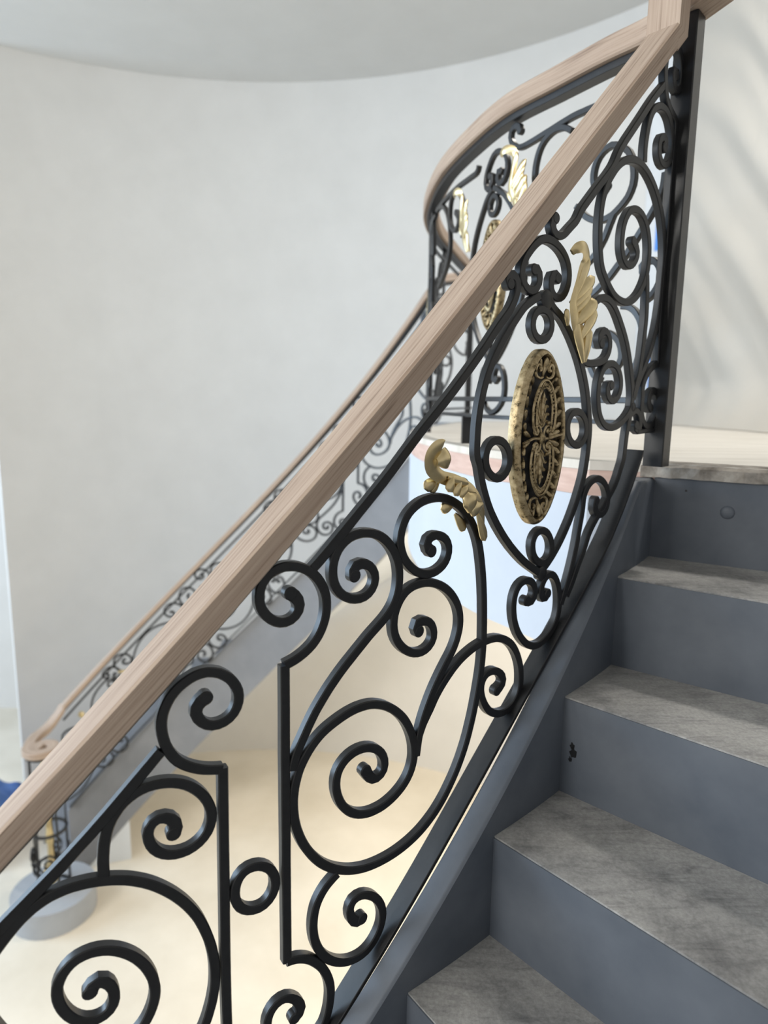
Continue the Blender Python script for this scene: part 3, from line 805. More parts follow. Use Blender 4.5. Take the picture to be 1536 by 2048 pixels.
'scroll_o':'-584,-20 -603,-52 -625,-82 -650,-110 -678,-133 -709,-155 -741,-174 -773,-192 -808,-206 -843,-217 -880,-224 -917,-228 -954,-227 -991,-221 -1026,-211 -1060,-194 -1089,-172 -1115,-145 -1136,-115 -1153,-81 -1165,-46 -1175,-10 -1181,26 -1186,63 -1187,100 -1186,138 -1181,174 -1171,210 -1156,244 -1136,276 -1110,303 -1080,323 -1045,337 -1009,344 -971,343 -936,334 -903,317 -875,293 -852,263 -834,231 -823,195 -818,158 -821,121 -832,86 -851,54 -879,30 -913,16 -950,14 -985,26 -1013,50 -1031,82 -1034,119 -1017,150 -981,153',
'scroll_p':'-1449,351 -1413,341 -1377,334 -1339,331 -1302,332 -1265,336 -1228,341 -1191,347 -1155,357 -1121,372 -1091,394 -1067,422 -1051,456 -1044,492 -1046,529 -1058,564 -1081,594 -1111,615 -1148,620 -1181,605 -1202,575 -1200,539 -1178,509',
'scroll_q':'-602,-115 -573,-94 -540,-79 -504,-76 -470,-87 -441,-109 -421,-138 -409,-172 -407,-208 -417,-243 -445,-263 -475,-247 -485,-213',
'scroll_r':'-139,391 -173,376 -208,362 -241,346 -274,327 -304,306 -332,281 -358,254 -380,224 -398,191 -409,156 -410,119 -406,81 -404,44 -405,7 -404,-30 -400,-67 -392,-104 -378,-138 -358,-170 -333,-198 -302,-218 -267,-230 -230,-232 -194,-223 -161,-205 -134,-179 -114,-148 -101,-113 -94,-77 -91,-39 -92,-2 -100,34 -114,69 -137,98 -168,118 -205,122 -239,107 -262,79 -274,44 -274,6 -257,-26 -229,-51',
'bar_h':'-600,-75 -608,-112 -616,-149 -624,-186 -633,-223 -641,-260 -648,-297 -653,-334 -657,-372 -660,-410 -663,-447 -667,-485 -673,-522 -684,-558 -699,-593 -716,-627 -731,-661 -746,-696 -764,-729 -785,-761 -808,-791 -833,-819 -859,-847 -885,-874 -911,-901 -938,-927 -965,-954 -992,-981 -1018,-1007 -1045,-1034 -1071,-1061 -1097,-1089 -1123,-1117 -1147,-1145 -1170,-1176 -1190,-1208 -1207,-1241 -1221,-1276 -1236,-1311 -1252,-1345 -1271,-1378 -1292,-1410 -1312,-1442 -1331,-1474 -1349,-1507 -1366,-1541 -1383,-1575 -1400,-1609 -1418,-1642 -1439,-1673 -1460,-1705 -1481,-1736',
'scroll_s':'-1565,-1796 -1550,-1762 -1534,-1728 -1519,-1694 -1505,-1659 -1491,-1625 -1477,-1590 -1464,-1555 -1451,-1520 -1439,-1485 -1427,-1449 -1416,-1414 -1405,-1378 -1395,-1342 -1385,-1306 -1376,-1269 -1368,-1233 -1361,-1196 -1354,-1160 -1347,-1123 -1340,-1086 -1332,-1050 -1325,-1013 -1319,-976 -1315,-939 -1312,-902 -1308,-865 -1299,-829 -1284,-795 -1262,-764 -1236,-738 -1205,-717 -1171,-701 -1135,-692 -1098,-690 -1062,-698 -1027,-712 -995,-731 -966,-755 -942,-783 -923,-815 -910,-850 -903,-887 -903,-924 -911,-960 -929,-993 -957,-1018 -990,-1033 -1027,-1034 -1062,-1021 -1092,-999 -1113,-968 -1112,-931 -1099,-896',
'loop_bottom':'-2065,-1671 -2029,-1684 -1993,-1683 -1966,-1657 -1954,-1622 -1956,-1585 -1971,-1551 -1995,-1523 -2027,-1503 -2062,-1492 -2100,-1490 -2136,-1499 -2169,-1517 -2195,-1543 -2214,-1575 -2227,-1610 -2233,-1647 -2235,-1684 -2233,-1722 -2227,-1759 -2219,-1795 -2207,-1831 -2193,-1865 -2176,-1899 -2157,-1931 -2135,-1961 -2111,-1990 -2085,-2017 -2058,-2042 -2027,-2064 -1995,-2082 -1960,-2096 -1923,-2104 -1886,-2107 -1849,-2104 -1812,-2095 -1778,-2081 -1745,-2063 -1713,-2043 -1684,-2020 -1657,-1993 -1634,-1964 -1616,-1931 -1602,-1896 -1593,-1860 -1588,-1823 -1587,-1786 -1589,-1748 -1594,-1711 -1601,-1674 -1611,-1638 -1624,-1603 -1641,-1570 -1663,-1539 -1689,-1513 -1722,-1495 -1758,-1489 -1794,-1499 -1824,-1521 -1847,-1551 -1861,-1585 -1865,-1622 -1857,-1659 -1833,-1686 -1798,-1687 -1773,-1659',
'loop_top':'-1867,978 -1897,999 -1932,990 -1951,958 -1955,921 -1946,884 -1924,854 -1893,833 -1856,826 -1819,832 -1786,849 -1759,876 -1740,908 -1726,943 -1719,980 -1718,1018 -1724,1055 -1736,1091 -1755,1124 -1778,1153 -1807,1178 -1838,1200 -1871,1218 -1905,1232 -1942,1244 -1979,1251 -2016,1254 -2054,1251 -2090,1241 -2124,1225 -2156,1204 -2185,1181 -2213,1155 -2239,1128 -2264,1100 -2287,1070 -2305,1037 -2317,1001 -2319,963 -2310,927 -2291,894 -2264,868 -2231,851 -2194,846 -2158,856 -2128,878 -2108,910 -2103,947 -2112,984 -2137,1010 -2174,1006',
'oval_left':'-2088,821 -2122,804 -2155,787 -2188,769 -2221,750 -2252,730 -2281,706 -2308,679 -2333,652 -2359,624 -2384,596 -2409,568 -2434,540 -2458,511 -2482,482 -2505,452 -2527,422 -2549,392 -2571,361 -2591,329 -2610,297 -2628,264 -2645,231 -2661,196 -2675,162 -2688,126 -2699,91 -2710,55 -2719,18 -2728,-18 -2735,-55 -2741,-92 -2746,-129 -2750,-167 -2753,-204 -2755,-242 -2756,-279 -2757,-317 -2757,-355 -2755,-392 -2746,-428 -2729,-461 -2715,-496 -2706,-533 -2696,-569 -2685,-605 -2672,-640 -2658,-675 -2643,-709 -2627,-744 -2611,-777 -2593,-810 -2574,-843 -2554,-874 -2532,-905 -2510,-936 -2488,-966 -2464,-995 -2440,-1024 -2416,-1052 -2391,-1080 -2365,-1108 -2338,-1134 -2312,-1161 -2284,-1186 -2256,-1211 -2228,-1236 -2199,-1260 -2170,-1283 -2140,-1306 -2109,-1328 -2078,-1349 -2046,-1369 -2014,-1388 -1982,-1407 -1949,-1426 -1917,-1446',
'oval_right':'-2047,825 -2012,812 -1977,797 -1945,779 -1914,758 -1883,736 -1850,718 -1816,702 -1784,683 -1755,660 -1727,635 -1700,609 -1673,582 -1647,555 -1622,528 -1598,499 -1574,470 -1551,441 -1528,411 -1507,380 -1486,349 -1467,317 -1448,284 -1430,251 -1413,218 -1397,184 -1382,150 -1368,115 -1355,80 -1344,44 -1333,8 -1324,-28 -1314,-64 -1305,-101 -1297,-137 -1289,-174 -1284,-211 -1281,-249 -1280,-286 -1281,-323 -1283,-361 -1286,-398 -1289,-436 -1293,-473 -1298,-510 -1303,-547 -1310,-584 -1317,-621 -1327,-657 -1339,-692 -1352,-728 -1366,-763 -1380,-797 -1395,-832 -1410,-866 -1426,-900 -1443,-933 -1461,-966 -1479,-999 -1498,-1031 -1518,-1063 -1539,-1094 -1560,-1125 -1582,-1156 -1604,-1186 -1627,-1215 -1651,-1244 -1676,-1272 -1702,-1299 -1728,-1326 -1756,-1351 -1784,-1376 -1814,-1399 -1844,-1421 -1875,-1442 -1906,-1464',
'ring_top':'-1915,613 -1918,576 -1933,541 -1958,513 -1990,494 -2027,486 -2064,488 -2100,502 -2129,525 -2150,557 -2159,593 -2156,631 -2141,665 -2116,693 -2084,712 -2047,721 -2010,718 -1974,705 -1945,681 -1924,650 -1915,613',
'ring_right':'-1332,-230 -1333,-267 -1344,-303 -1365,-334 -1395,-358 -1430,-371 -1467,-373 -1504,-365 -1538,-349 -1567,-326 -1590,-296 -1607,-263 -1615,-226 -1614,-188 -1603,-153 -1582,-121 -1553,-98 -1518,-85 -1480,-83 -1444,-90 -1410,-107 -1381,-130 -1357,-160 -1341,-193 -1332,-230',
'ring_left':'-2368,-454 -2370,-492 -2382,-528 -2404,-559 -2434,-582 -2469,-595 -2507,-597 -2544,-588 -2577,-570 -2606,-545 -2628,-514 -2643,-479 -2649,-442 -2647,-404 -2635,-368 -2614,-337 -2584,-314 -2548,-301 -2510,-300 -2474,-308 -2440,-326 -2412,-351 -2389,-382 -2374,-417 -2368,-454',
'ring_bottom':'-1749,-1243 -1751,-1280 -1762,-1315 -1785,-1344 -1815,-1363 -1851,-1371 -1887,-1367 -1922,-1354 -1952,-1334 -1978,-1308 -1998,-1278 -2012,-1244 -2019,-1208 -2018,-1171 -2006,-1137 -1984,-1108 -1953,-1088 -1917,-1080 -1881,-1084 -1847,-1097 -1816,-1117 -1791,-1143 -1770,-1174 -1756,-1207 -1749,-1243',
'link_bar':'-451,-279 -287,-272 -123,-266 41,-259'}
BOW_STROKES={
'scroll_a':'316,1061 337,1072 361,1078 385,1074 407,1065 426,1050 440,1031 449,1009 453,985 452,961 444,938 430,918 412,903 389,900 376,919',
'scroll_b':'312,1060 293,1046 276,1030 264,1009 255,987 249,965 245,941 244,918 247,894 255,872 266,851 282,834 300,818 319,804 339,792 362,785 385,782 409,784 432,790 453,799 474,811 493,825 510,841 528,857 544,874',
'bar_a':'72,895 74,871 77,848 86,826 99,806 113,787 129,769 145,752 161,735 177,717 192,699 207,681 222,662 236,643 250,625 266,607 283,590 299,573 315,555 331,538 350,524 369,510 387,495 407,482 429,472 451,466',
'bar_b':'332,793 342,771 352,749 361,727 371,705 384,685 398,665 413,647 431,631 452,618 473,607',
'scroll_c':'161,538 168,559 151,573 127,575 104,570 83,559 66,542 55,521 52,498 59,475 72,456 90,440 111,429 133,420',
'scroll_d':'260,408 236,405 215,397 195,384 179,368 164,349 153,329 146,307 142,284 141,261 142,238 147,215 153,192 161,170 169,148 177,127',
'scroll_e':'381,254 383,278 368,296 345,303 320,301 298,292 278,278 262,259 251,237 245,213 245,189 253,166 268,146 289,134 313,134 337,141',
'scroll_f':'408,166 396,143 382,122 362,106 338,97',
'scroll_g':'1744,1127 1725,1113 1706,1098 1692,1079 1693,1055 1709,1038 1731,1028 1755,1025 1778,1030 1801,1039 1822,1051 1841,1064 1858,1081 1872,1101 1882,1123 1888,1146 1888,1170 1883,1194 1874,1215 1858,1234 1838,1246 1815,1254 1791,1256 1767,1253 1745,1245 1722,1236 1701,1225 1680,1212 1661,1198 1644,1181 1629,1162 1616,1142 1608,1120 1603,1096 1602,1072 1602,1048 1604,1024 1608,1000 1613,977 1618,953',
'scroll_h':'2346,1293 2322,1291 2298,1289 2275,1287 2251,1285 2227,1282 2204,1278 2180,1274 2157,1269 2134,1263 2111,1257 2088,1250 2066,1241 2045,1231 2024,1220 2003,1207 1983,1194 1964,1180 1947,1164 1930,1147 1915,1128 1902,1109 1890,1088 1880,1067 1872,1044 1866,1021 1862,998 1861,974 1863,950 1869,927 1877,905 1889,884 1905,867 1923,852 1944,840 1965,829 1987,819 2009,810 2031,801 2053,793 2076,785 2099,778 2121,772 2144,765 2167,759',
'sub_rail':'414,1265 438,1264 462,1264 486,1264 510,1265 533,1265 557,1266 581,1266 605,1265 629,1263 652,1261 676,1259 700,1256 723,1253 747,1250 771,1247 794,1244 818,1241 842,1238 865,1236 889,1234 913,1233 937,1235 959,1242 980,1253 999,1268 1014,1287 1023,1309 1018,1332 998,1344 975,1345 954,1334 945,1313',
'sub_rail_b':'1387,1284 1398,1263 1420,1255 1444,1254 1467,1255 1491,1256 1515,1257 1539,1258 1562,1259 1586,1260 1610,1262 1633,1263 1657,1264 1681,1266 1705,1267 1728,1268 1752,1268 1776,1269 1800,1270 1823,1270 1847,1271 1871,1271 1895,1272 1918,1273 1942,1273 1966,1274 1989,1275 2013,1276 2037,1277 2061,1278 2084,1280 2108,1281 2132,1282 2156,1283 2179,1284 2203,1286 2227,1287 2250,1289 2274,1291 2298,1293',
'scroll_i':'596,1206 615,1219 636,1231 658,1239 682,1242 706,1243 729,1238 751,1229 771,1217 789,1200 802,1181 812,1159 819,1136 824,1113 826,1089 826,1065 822,1042 814,1019 805,997 795,976'}
LEAF_R = ([(31.8, -92.9, 10.5, 9.0), (20.7, -70.1, 22.5, 12.0), (7.2, -50.7, 31.5, 14.0), (-6.4, -31.3, 30.0, 16.0), (-17.7, -14.8, 25.5, 18.0), (-23.0, -1.8, 19.5, 19.0), (-20.1, 14.1, 16.5, 20.0), (-14.5, 31.4, 16.5, 21.0), (-8.9, 48.7, 19.5, 22.0), (-4.8, 62.7, 22.5, 24.0), (-8.9, 73.7, 22.5, 28.0), (-21.0, 80.2, 21.0, 33.0), (-34.3, 80.9, 18.0, 36.0), (-45.2, 77.1, 16.5, 34.0), (-50.2, 71.4, 12.0, 30.0)], [(-26.6, -3.2, 32.2, 45.8, 22.5, 16.0, 20.0), (-25.6, -12.5, 27.4, 29.1, 18.0, 17.0, 20.0), (-20.9, -20.4, 24.2, 16.3, 16.5, 18.0, 20.0), (-13.3, -37.3, 39.3, 8.0, 28.5, 16.0, 22.0), (4.1, -57.3, 40.1, -7.6, 22.5, 18.0, 22.0), (30.9, -93.0, 29.4, -37.9, 19.5, 12.0, 19.0), (23.4, -93.8, -10.7, -26.6, 22.5, 14.0, 16.0), (-26.6, -36.6, -37.0, -11.6, 13.5, 14.0, 16.0), (-18.6, 9.1, 4.7, 71.0, 18.0, 20.0, 26.0)])
LEAF_L = ([(66.3, -93.6, 4.5, 8.0), (58.8, -67.1, 12.3, 11.0), (51.3, -47.8, 19.0, 14.0), (38.3, -32.2, 25.8, 17.0), (21.4, -15.4, 28.0, 18.0), (2.6, -2.6, 24.6, 18.0), (-16.8, 6.3, 21.3, 18.0), (-35.8, 12.1, 19.0, 18.0), (-50.1, 18.7, 21.3, 20.0), (-60.5, 28.1, 25.8, 22.0), (-64.0, 40.3, 28.0, 25.0), (-62.9, 50.3, 25.8, 28.0), (-59.1, 58.2, 19.0, 31.0), (-52.5, 63.5, 10.1, 33.0), (-48.2, 65.6, 2.8, 33.0)], [(-18.8, 12.4, -29.4, -8.8, 13.4, 19.0, 22.0), (-3.2, 4.7, -16.3, -15.4, 11.2, 20.0, 22.0), (11.2, -2.9, -5.0, -17.8, 12.3, 20.0, 22.0), (30.3, -17.8, 1.2, -32.2, 24.6, 20.0, 24.0), (45.6, -32.5, 13.2, -40.2, 16.8, 19.0, 24.0), (39.2, -48.3, 66.3, -93.6, 12.3, 16.0, 10.0), (-35.6, 10.0, -56.8, -4.2, 14.6, 8.0, 4.0), (-30.1, 5.8, -42.5, -10.8, 10.1, 6.0, 2.0), (4.3, -32.8, -16.9, -38.4, 13.4, 2.0, -2.0), (11.1, -47.1, 35.7, -76.2, 12.3, 0.0, -2.0), (-59.8, 36.1, -32.6, 42.6, 22.4, 27.0, 24.0), (-28.5, 11.8, 14.5, -0.0, 10.1, 19.0, 19.0)])
# ------------------------------------------------------------------ gilded ornaments (local axes: x along the rail, y up, z outwards)


def tube(mb, pts, rf, n=6):
    rings = []
    m = len(pts)
    for i, p in enumerate(pts):
        a, b = Vector(pts[max(i - 1, 0)]), Vector(pts[min(i + 1, m - 1)])
        t = (b - a).normalized()
        s = t.cross(Vector((0, 0, 1)))
        if s.length < 1e-4:
            s = Vector((1, 0, 0))
        s.normalize()
        q = t.cross(s)
        r = rf(i / (m - 1)) if callable(rf) else rf
        rings.append([Vector(p) + s * (math.cos(k * 2 * PI / n) * r) + q * (math.sin(k * 2 * PI / n) * r) for k in range(n)])
    mb.loft(rings)


def petal(mb, bx, by, tx, ty, w, n0, n1, dome=None, th=0.0018, ns=9, nc=6):
    L = math.hypot(tx - bx, ty - by)
    ux, uy = (tx - bx) / L, (ty - by) / L
    px, py = -uy, ux
    dome = w * 0.19 if dome is None else dome
    top, bot = [], []
    for i in range(ns + 1):
        s = i / ns
        hw = w / 2 * (0.30 + 0.70 * math.sin(min(1, s / 0.72) * PI / 2)) * (math.sqrt(max(0, 1 - ((s - 0.72) / 0.28) ** 2)) if s > 0.72 else 1)
        hw = max(hw, w * 0.02)
        nz = n0 + (n1 - n0) * s + math.sin(s * PI) * dome * 0.25
        rt, rb = [], []
        for j in range(nc + 1):
            c = -1 + 2 * j / nc
            x = bx + ux * L * s + px * hw * c
            y = by + uy * L * s + py * hw * c
            d = dome * (1 - c * c) * min(1, hw / (w * 0.4))
            rt.append((x, y, nz + d))
            rb.append((x, y, nz + d * 0.5 - th))
        top.append(rt)
        bot.append(rb)
    rings = [t + b[::-1] for t, b in zip(top, bot)]
    mb.loft(rings)


def ribbon3(mb, pts, th=0.0035):
    """leaf blade: pts are (x, y, width, n); crowned strip following the spine"""
    P = catmull([tuple(q) for q in pts], 4)
    rings = []
    m = len(P)
    for i, (x, y, w, n) in enumerate(P):
        a, b = P[max(i - 1, 0)], P[min(i + 1, m - 1)]
        tx, ty = b[0] - a[0], b[1] - a[1]
        l = math.hypot(tx, ty) or 1
        px, py = -ty / l, tx / l
        h = max(w, 0.001) / 2
        sec = [(-1, 0), (-0.6, .55), (0, .85), (0.6, .55), (1, 0), (0.6, -.2), (0, -.1), (-0.6, -.2)]
        rings.append([(x + px * h * u, y + py * h * u, n + v * max(0.3 * h, 0.0016) - (0.002 if v < 0 else 0)) for u, v in sec])
    mb.loft(rings)


def leaf_meshes(name, data, k=1.0):
    body, lobes = data
    mb = MB()
    ribbon3(mb, [tuple(v / 1000 for v in q) for q in body])
    out = [mb.mesh(name, 'gold', 50)]
    lo = []
    for q in lobes:
        mb = MB()
        q = [v / 1000 for v in q]
        q[4] *= k
        if k > 1 and q[5] > 0.01:
            q[5] += 0.004
            q[6] += 0.003
        petal(mb, *q)
        lo.append(mb.mesh('lobe', 'gold', 50))
    return out[0], lo


LEAFD_R = leaf_meshes('acanthus_leaf', LEAF_R)
LEAFD_L = leaf_meshes('acanthus_leaf', LEAF_L, 1.35)
MHW, MHH = 0.066, 0.144


def oval(t, d=0.0, hw=MHW, hh=MHH):
    def pt(t):
        return hw * math.cos(t) * (1 - 0.10 * math.sin(t) ** 2), hh * math.sin(t)
    x, y = pt(t)
    x1, y1 = pt(t + 0.01)
    x0, y0 = pt(t - 0.01)
    tx, ty = x1 - x0, y1 - y0
    l = math.hypot(tx, ty)
    return x - ty / l * d, y + tx / l * d


def medallion_meshes():
    parts = []
    mb = MB()
    prof = [(0.0, -0.008), (0.0, 0.003), (0.002, 0.008), (0.0055, 0.0115), (0.0085, 0.012), (0.010, 0.010), (0.0112, 0.005), (0.0115, -0.010)]
    rings = []
    for i in range(72):
        t = i / 72 * 2 * PI
        rings.append([(*oval(t, d), n + 0.00015 * math.sin(t * 47 + d * 500)) for d, n in prof])
    mb.loft(rings, True)
    rim = mb.mesh('medallion', 'antique_gold', 40)
    mb = MB()
    mb.loft([[(*oval(i / 36 * 2 * PI, 0.012), z) for i in range(36)] for z in (-0.011, -0.003)])
    parts.append(('back_plate', mb.mesh('back_plate', 'iron', 40)))

    def T(pts, r0, r1=None, n=6, z=0.006):
        mb = MB()
        P = catmull([(x, y, z if len(q) == 0 else q[0]) for x, y, *q in pts], 5)
        tube(mb, P, (lambda s: r0 + (r1 - r0) * s) if r1 is not None else r0, n)
        return mb

    for sy in (1, -1):
        # horseshoe band with ribs
        mb = MB()
        for k, (sx_, rr) in enumerate(((0.030, 0.0022), (0.0205, 0.0018))):
            P = [(-sx_ * .72, sy * 0.010), (-sx_ * .92, sy * 0.020), (-sx_ * 1.0, sy * 0.045), (-sx_ * .82, sy * (0.068 + k * -0.004)), (-sx_ * .42, sy * (0.088 - k * 0.010)),
                 (0, sy * (0.094 - k * 0.012)), (sx_ * .42, sy * (0.088 - k * 0.010)), (sx_ * .82, sy * (0.068 - k * 0.004)), (sx_ * 1.0, sy * 0.045), (sx_ * .92, sy * 0.020), (sx_ * .72, sy * 0.010)]
            tube(mb, [(x, y, 0.012) for x, y in catmull(P, 5)], rr, 6)
        for q in range(23):
            t = PI * (q + 0.5) / 23
            c, s = math.cos(t), math.sin(t)
            x0, y0 = 0.0215 * c, 0.038 + 0.044 * s
            x1, y1 = 0.0290 * c, 0.038 + 0.053 * s
            tube(mb, [(x0, sy * y0, 0.0095), ((x0 + x1) / 2, sy * (y0 + y1) / 2, 0.0115), (x1, sy * y1, 0.0095)], 0.0016, 5)
        parts.append(('arch_band', mb.mesh('arch_band', 'antique_gold', 50)))
        # palmette
        mb = MB()
        petal(mb, 0, sy * 0.014, 0, sy * 0.076, 0.007, 0.004, 0.009, 0.003)
        for sx in (1, -1):
            for k, (tx, ty, w) in enumerate(((0.008, 0.066, .006), (0.013, 0.054, .0062), (0.0155, 0.041, .0062), (0.0125, 0.029, .0055))):
                P = [(0, sy * (0.018 + 0.004 * (3 - k))), (sx * tx * 0.45, sy * (ty * 0.72)), (sx * tx * .85, sy * (ty * .97)), (sx * tx * 1.15, sy * (ty * 0.95))]
                tube(mb, [(x, y, 0.006) for x, y in catmull(P, 4)], lambda s: 0.0014 + 0.0014 * s, 6)
        parts.append(('palmette', mb.mesh('palmette', 'antique_gold', 50)))
        # crown motif at the tip of the oval
        mb = MB()
        petal(mb, 0, sy * 0.098, 0, sy * 0.130, 0.009, 0.004, 0.012, 0.003)
        for sx in (1, -1):
            P = [(sx * 0.004, sy * 0.099), (sx * 0.012, sy * 0.097), (sx * 0.0215, sy * 0.101), (sx * 0.0235, sy * 0.111), (sx * 0.018, sy * 0.119), (sx * 0.0115, sy * 0.116), (sx * 0.011, sy * 0.110), (sx * 0.0155, sy * 0.109)]
            tube(mb, [(x, y, 0.008) for x, y in catmull(P, 5)], lambda s: 0.0022 + 0.0012 * s, 6)
            petal(mb, sx * 0.006, sy * 0.108, sx * 0.013, sy * 0.128, 0.006, 0.005, 0.009, 0.002)
        parts.append(('crown_motif', mb.mesh('crown_motif', 'antique_gold', 50)))
        for sx in (1, -1):
            # volute below the arch and leaflets along the rim
            mb = MB()
            P = [(sx * 0.003, sy * 0.006), (sx * 0.006, sy * 0.016), (sx * 0.013, sy * 0.021), (sx * 0.021, sy * 0.018), (sx * 0.022, sy * 0.010), (sx * 0.016, sy * 0.007), (sx * 0.0125, sy * 0.012), (sx * 0.016, sy * 0.0155)]
            tube(mb, [(x, y, 0.010) for x, y in catmull(P, 5)], lambda s: 0.0018 + 0.0012 * s, 6)
            for (x, y) in ((0.0185, 0.0235), (0.0135, 0.0255)):
                rr = 0.0036
                mb.loft([[(sx * x + rr * math.cos(ph) * math.cos(k * PI / 4), sy * y + rr * math.cos(ph) * math.sin(k * PI / 4), 0.011 + rr * math.sin(ph)) for k in range(8)] for ph in (-0.5, 0.0, 0.5, 1.0, 1.45)])
            parts.append(('volute', mb.mesh('volute', 'antique_gold', 50)))
            mb = MB()
            for (x, y, dx, dy, w) in ((0.036, 0.012, 0.012, 0.014, .009), (0.037, 0.030, 0.010, 0.017, .009), (0.034, 0.050, 0.011, 0.018, .009), (0.029, 0.069, 0.011, 0.017, .0085), (0.022, 0.086, 0.012, 0.013, .008)):
                petal(mb, sx * x, sy * y, sx * (x + dx), sy * (y + dy), w, 0.002, 0.010, 0.003)
            parts.append(('rim_foliage', mb.mesh('rim_foliage', 'antique_gold', 50)))
    mb = MB()
    for sx in (1, -1):
        tube(mb, [(sx * 0.004, 0, 0.009), (sx * 0.022, 0.001, 0.010), (sx * 0.040, 0.004 * sx, 0.010), (sx * 0.052, 0.006 * sx, 0.012)], lambda s: 0.0030 - 0.0012 * s, 6)
        for q in (1, -1):
            petal(mb, sx * 0.024, q * 0.003, sx * 0.047, q * 0.012, 0.009, 0.004, 0.009, 0.003)
    parts.append(('cross_arm', mb.mesh('cross_arm', 'antique_gold', 50)))
    mb = MB()
    mb.loft([[(0.0075 * math.cos(ph) * math.cos(k * PI / 7), 0.0115 * math.cos(ph) * math.sin(k * PI / 7), 0.007 + 0.0085 * math.sin(ph)) for k in range(14)] for ph in (-0.3, 0.1, 0.5, 0.9, 1.25, 1.5)])
    parts.append(('boss', mb.mesh('boss', 'antique_gold', 60)))
    return rim, parts


MEDD = medallion_meshes()


def place(data, name, root, pl, a, z, off, flip=False, label=None, sc=1.0):
    me, subs = data
    M = pl.frame(a, z, off)
    if flip:
        M = M @ Matrix.Rotation(PI, 4, 'Y')
    if sc != 1.0:
        M = M @ Matrix.Scale(sc, 4)
    o = link(name, me, root, M)
    if label:
        o['label'] = label
    for s in subs:
        nm, sm = s if isinstance(s, tuple) else ('lobe', s)
        c = bpy.data.objects.new(nm, sm)
        COL.objects.link(c)
        c.parent = o
    return o


# ------------------------------------------------------------------ wrought iron strokes
ST = {k: [(int(q.split(',')[0]) / 5000.0, int(q.split(',')[1]) / 5000.0 + CAMZ) for q in v.split()] for k, v in STROKES.items()}
BULB = {'scroll_vertical_a': (1, 0), 'scroll_b': (0, 1), 'scroll_c': (1, 0), 'scroll_d': (1, 0), 'scroll_e': (1, 0), 'scroll_f': (1, 1), 'scroll_g': (1, 0),
        'scroll_h': (1, 0), 'scroll_i': (0, 1), 'scroll_j': (0, 1), 'sub_rail_b': (0, 1), 'sub_rail_c': (0, 1), 'scroll_k': (0, 1), 'scroll_l': (0, 1),
        'scroll_m': (1, 0), 'scroll_o': (0, 1), 'scroll_p': (0, 1), 'scroll_q': (0, 1), 'scroll_r': (0, 1), 'scroll_s': (0, 1), 'loop_bottom': (1, 1), 'loop_top': (1, 1)}


def part_name(k):
    for p in ('scroll', 'ring', 'loop', 'oval', 'stile', 'sub_rail', 'stem', 'bar', 'link_bar'):
        if k.startswith(p):
            return {'ring': 'ring', 'oval': 'oval_frame', 'loop': 'double_scroll', 'stem': 'scroll_stem', 'bar': 'straight_bar'}.get(p, p)
    return k


def near_rail_z(a):                   # top of the near handrail
    return CAMZ + 0.749 + a


def near_bot_z(a):                    # top of the near bottom rail
    return CAMZ - 0.068 + 1.03 * a + (0.07 * ((a + 0.22) / 0.14) ** 2 if a > -0.22 else 0)


# ---- near railing
NR = thing('stair_railing', NEAR.map(-1.2, near_bot_z(-1.2), 0), 'black wrought iron scroll railing with oak handrail climbing beside the foreground steps', 'railing')
RW, RH = 0.062, 0.046
mb = MB()
A0, A1 = -1.95, -0.098
pts = [(A0 + (A1 - A0) * i / 90, near_rail_z(A0 + (A1 - A0) * i / 90)) for i in range(91)]
rail_mesh(mb, NEAR, pts, RW, RH)
hr = mb.obj('handrail', 'oak', NR, smooth=30)
hr['label'] = 'raw oak handrail with open grain'
# upright turn of the handrail at the post
mb = MB()
zt = near_rail_z(A1)
pts_in = []
rings, ul = [], []
per = [0, RW, RW + RH, 2 * RW + RH, 2 * RW + 2 * RH]
for (da, dz, da2, dz2) in ((0.0, 0.0, 0.0, -RH), (0.0, 0.0005, 0.0325, -0.0135), (0.002, 0.17, 0.0345, 0.17)):
    q = [NEAR.map(A1 + da, zt + dz, -RW / 2), NEAR.map(A1 + da, zt + dz, RW / 2), NEAR.map(A1 + da2, zt + dz2, RW / 2), NEAR.map(A1 + da2, zt + dz2, -RW / 2)]
    rings.append(q)
    ul.append(dz)
mb.loft(rings, False, True, ul, per)
mb.obj('handrail_turn', 'oak', NR)['label'] = 'mitred upright turn at the head of the handrail'
mb = MB()
rail_mesh(mb, NEAR, [(a, z - RH - 0.0005) for a, z in pts], 0.032, 0.008, c=0.001)
mb.obj('top_flat_bar', 'iron', NR, smooth=30)
mb = MB()
A0b, A1b = -1.95, -0.085
rail_mesh(mb, NEAR, [(A0b + (A1b - A0b) * i / 60, near_bot_z(A0b + (A1b - A0b) * i / 60)) for i in range(61)], 0.036, 0.010, c=0.001)
mb.obj('bottom_rail', 'iron', NR, smooth=30)
# newel post on the landing
mb = MB()
pm = Matrix.Translation(NEAR.map(-0.006, 0, 0.004)) @ Matrix.Rotation(rad(-42), 4, 'Z')
h = 0.02
sec = [(-h, -h + .002), (-h + .002, -h), (h - .002, -h), (h, -h + .002), (h, h - .002), (h - .002, h), (-h + .002, h), (-h, h - .002)]
mb.loft([[pm @ Vector((x, y, z)) for x, y in sec] for z in (Z_LAND, CAMZ + 0.699)])
mb.obj('post', 'iron', NR)['label'] = 'square black newel post standing on the landing'
for k, v in ST.items():
    mb = MB()
    bar_mesh(mb, NEAR, v, closed=k.startswith('ring'), bulb=BULB.get(k, (0, 0)), w=0.009 if k == 'link_bar' else BW,
             off0=random.uniform(-0.0004, 0.0004))
    mb.obj(part_name(k), 'iron', NR, smooth=40)
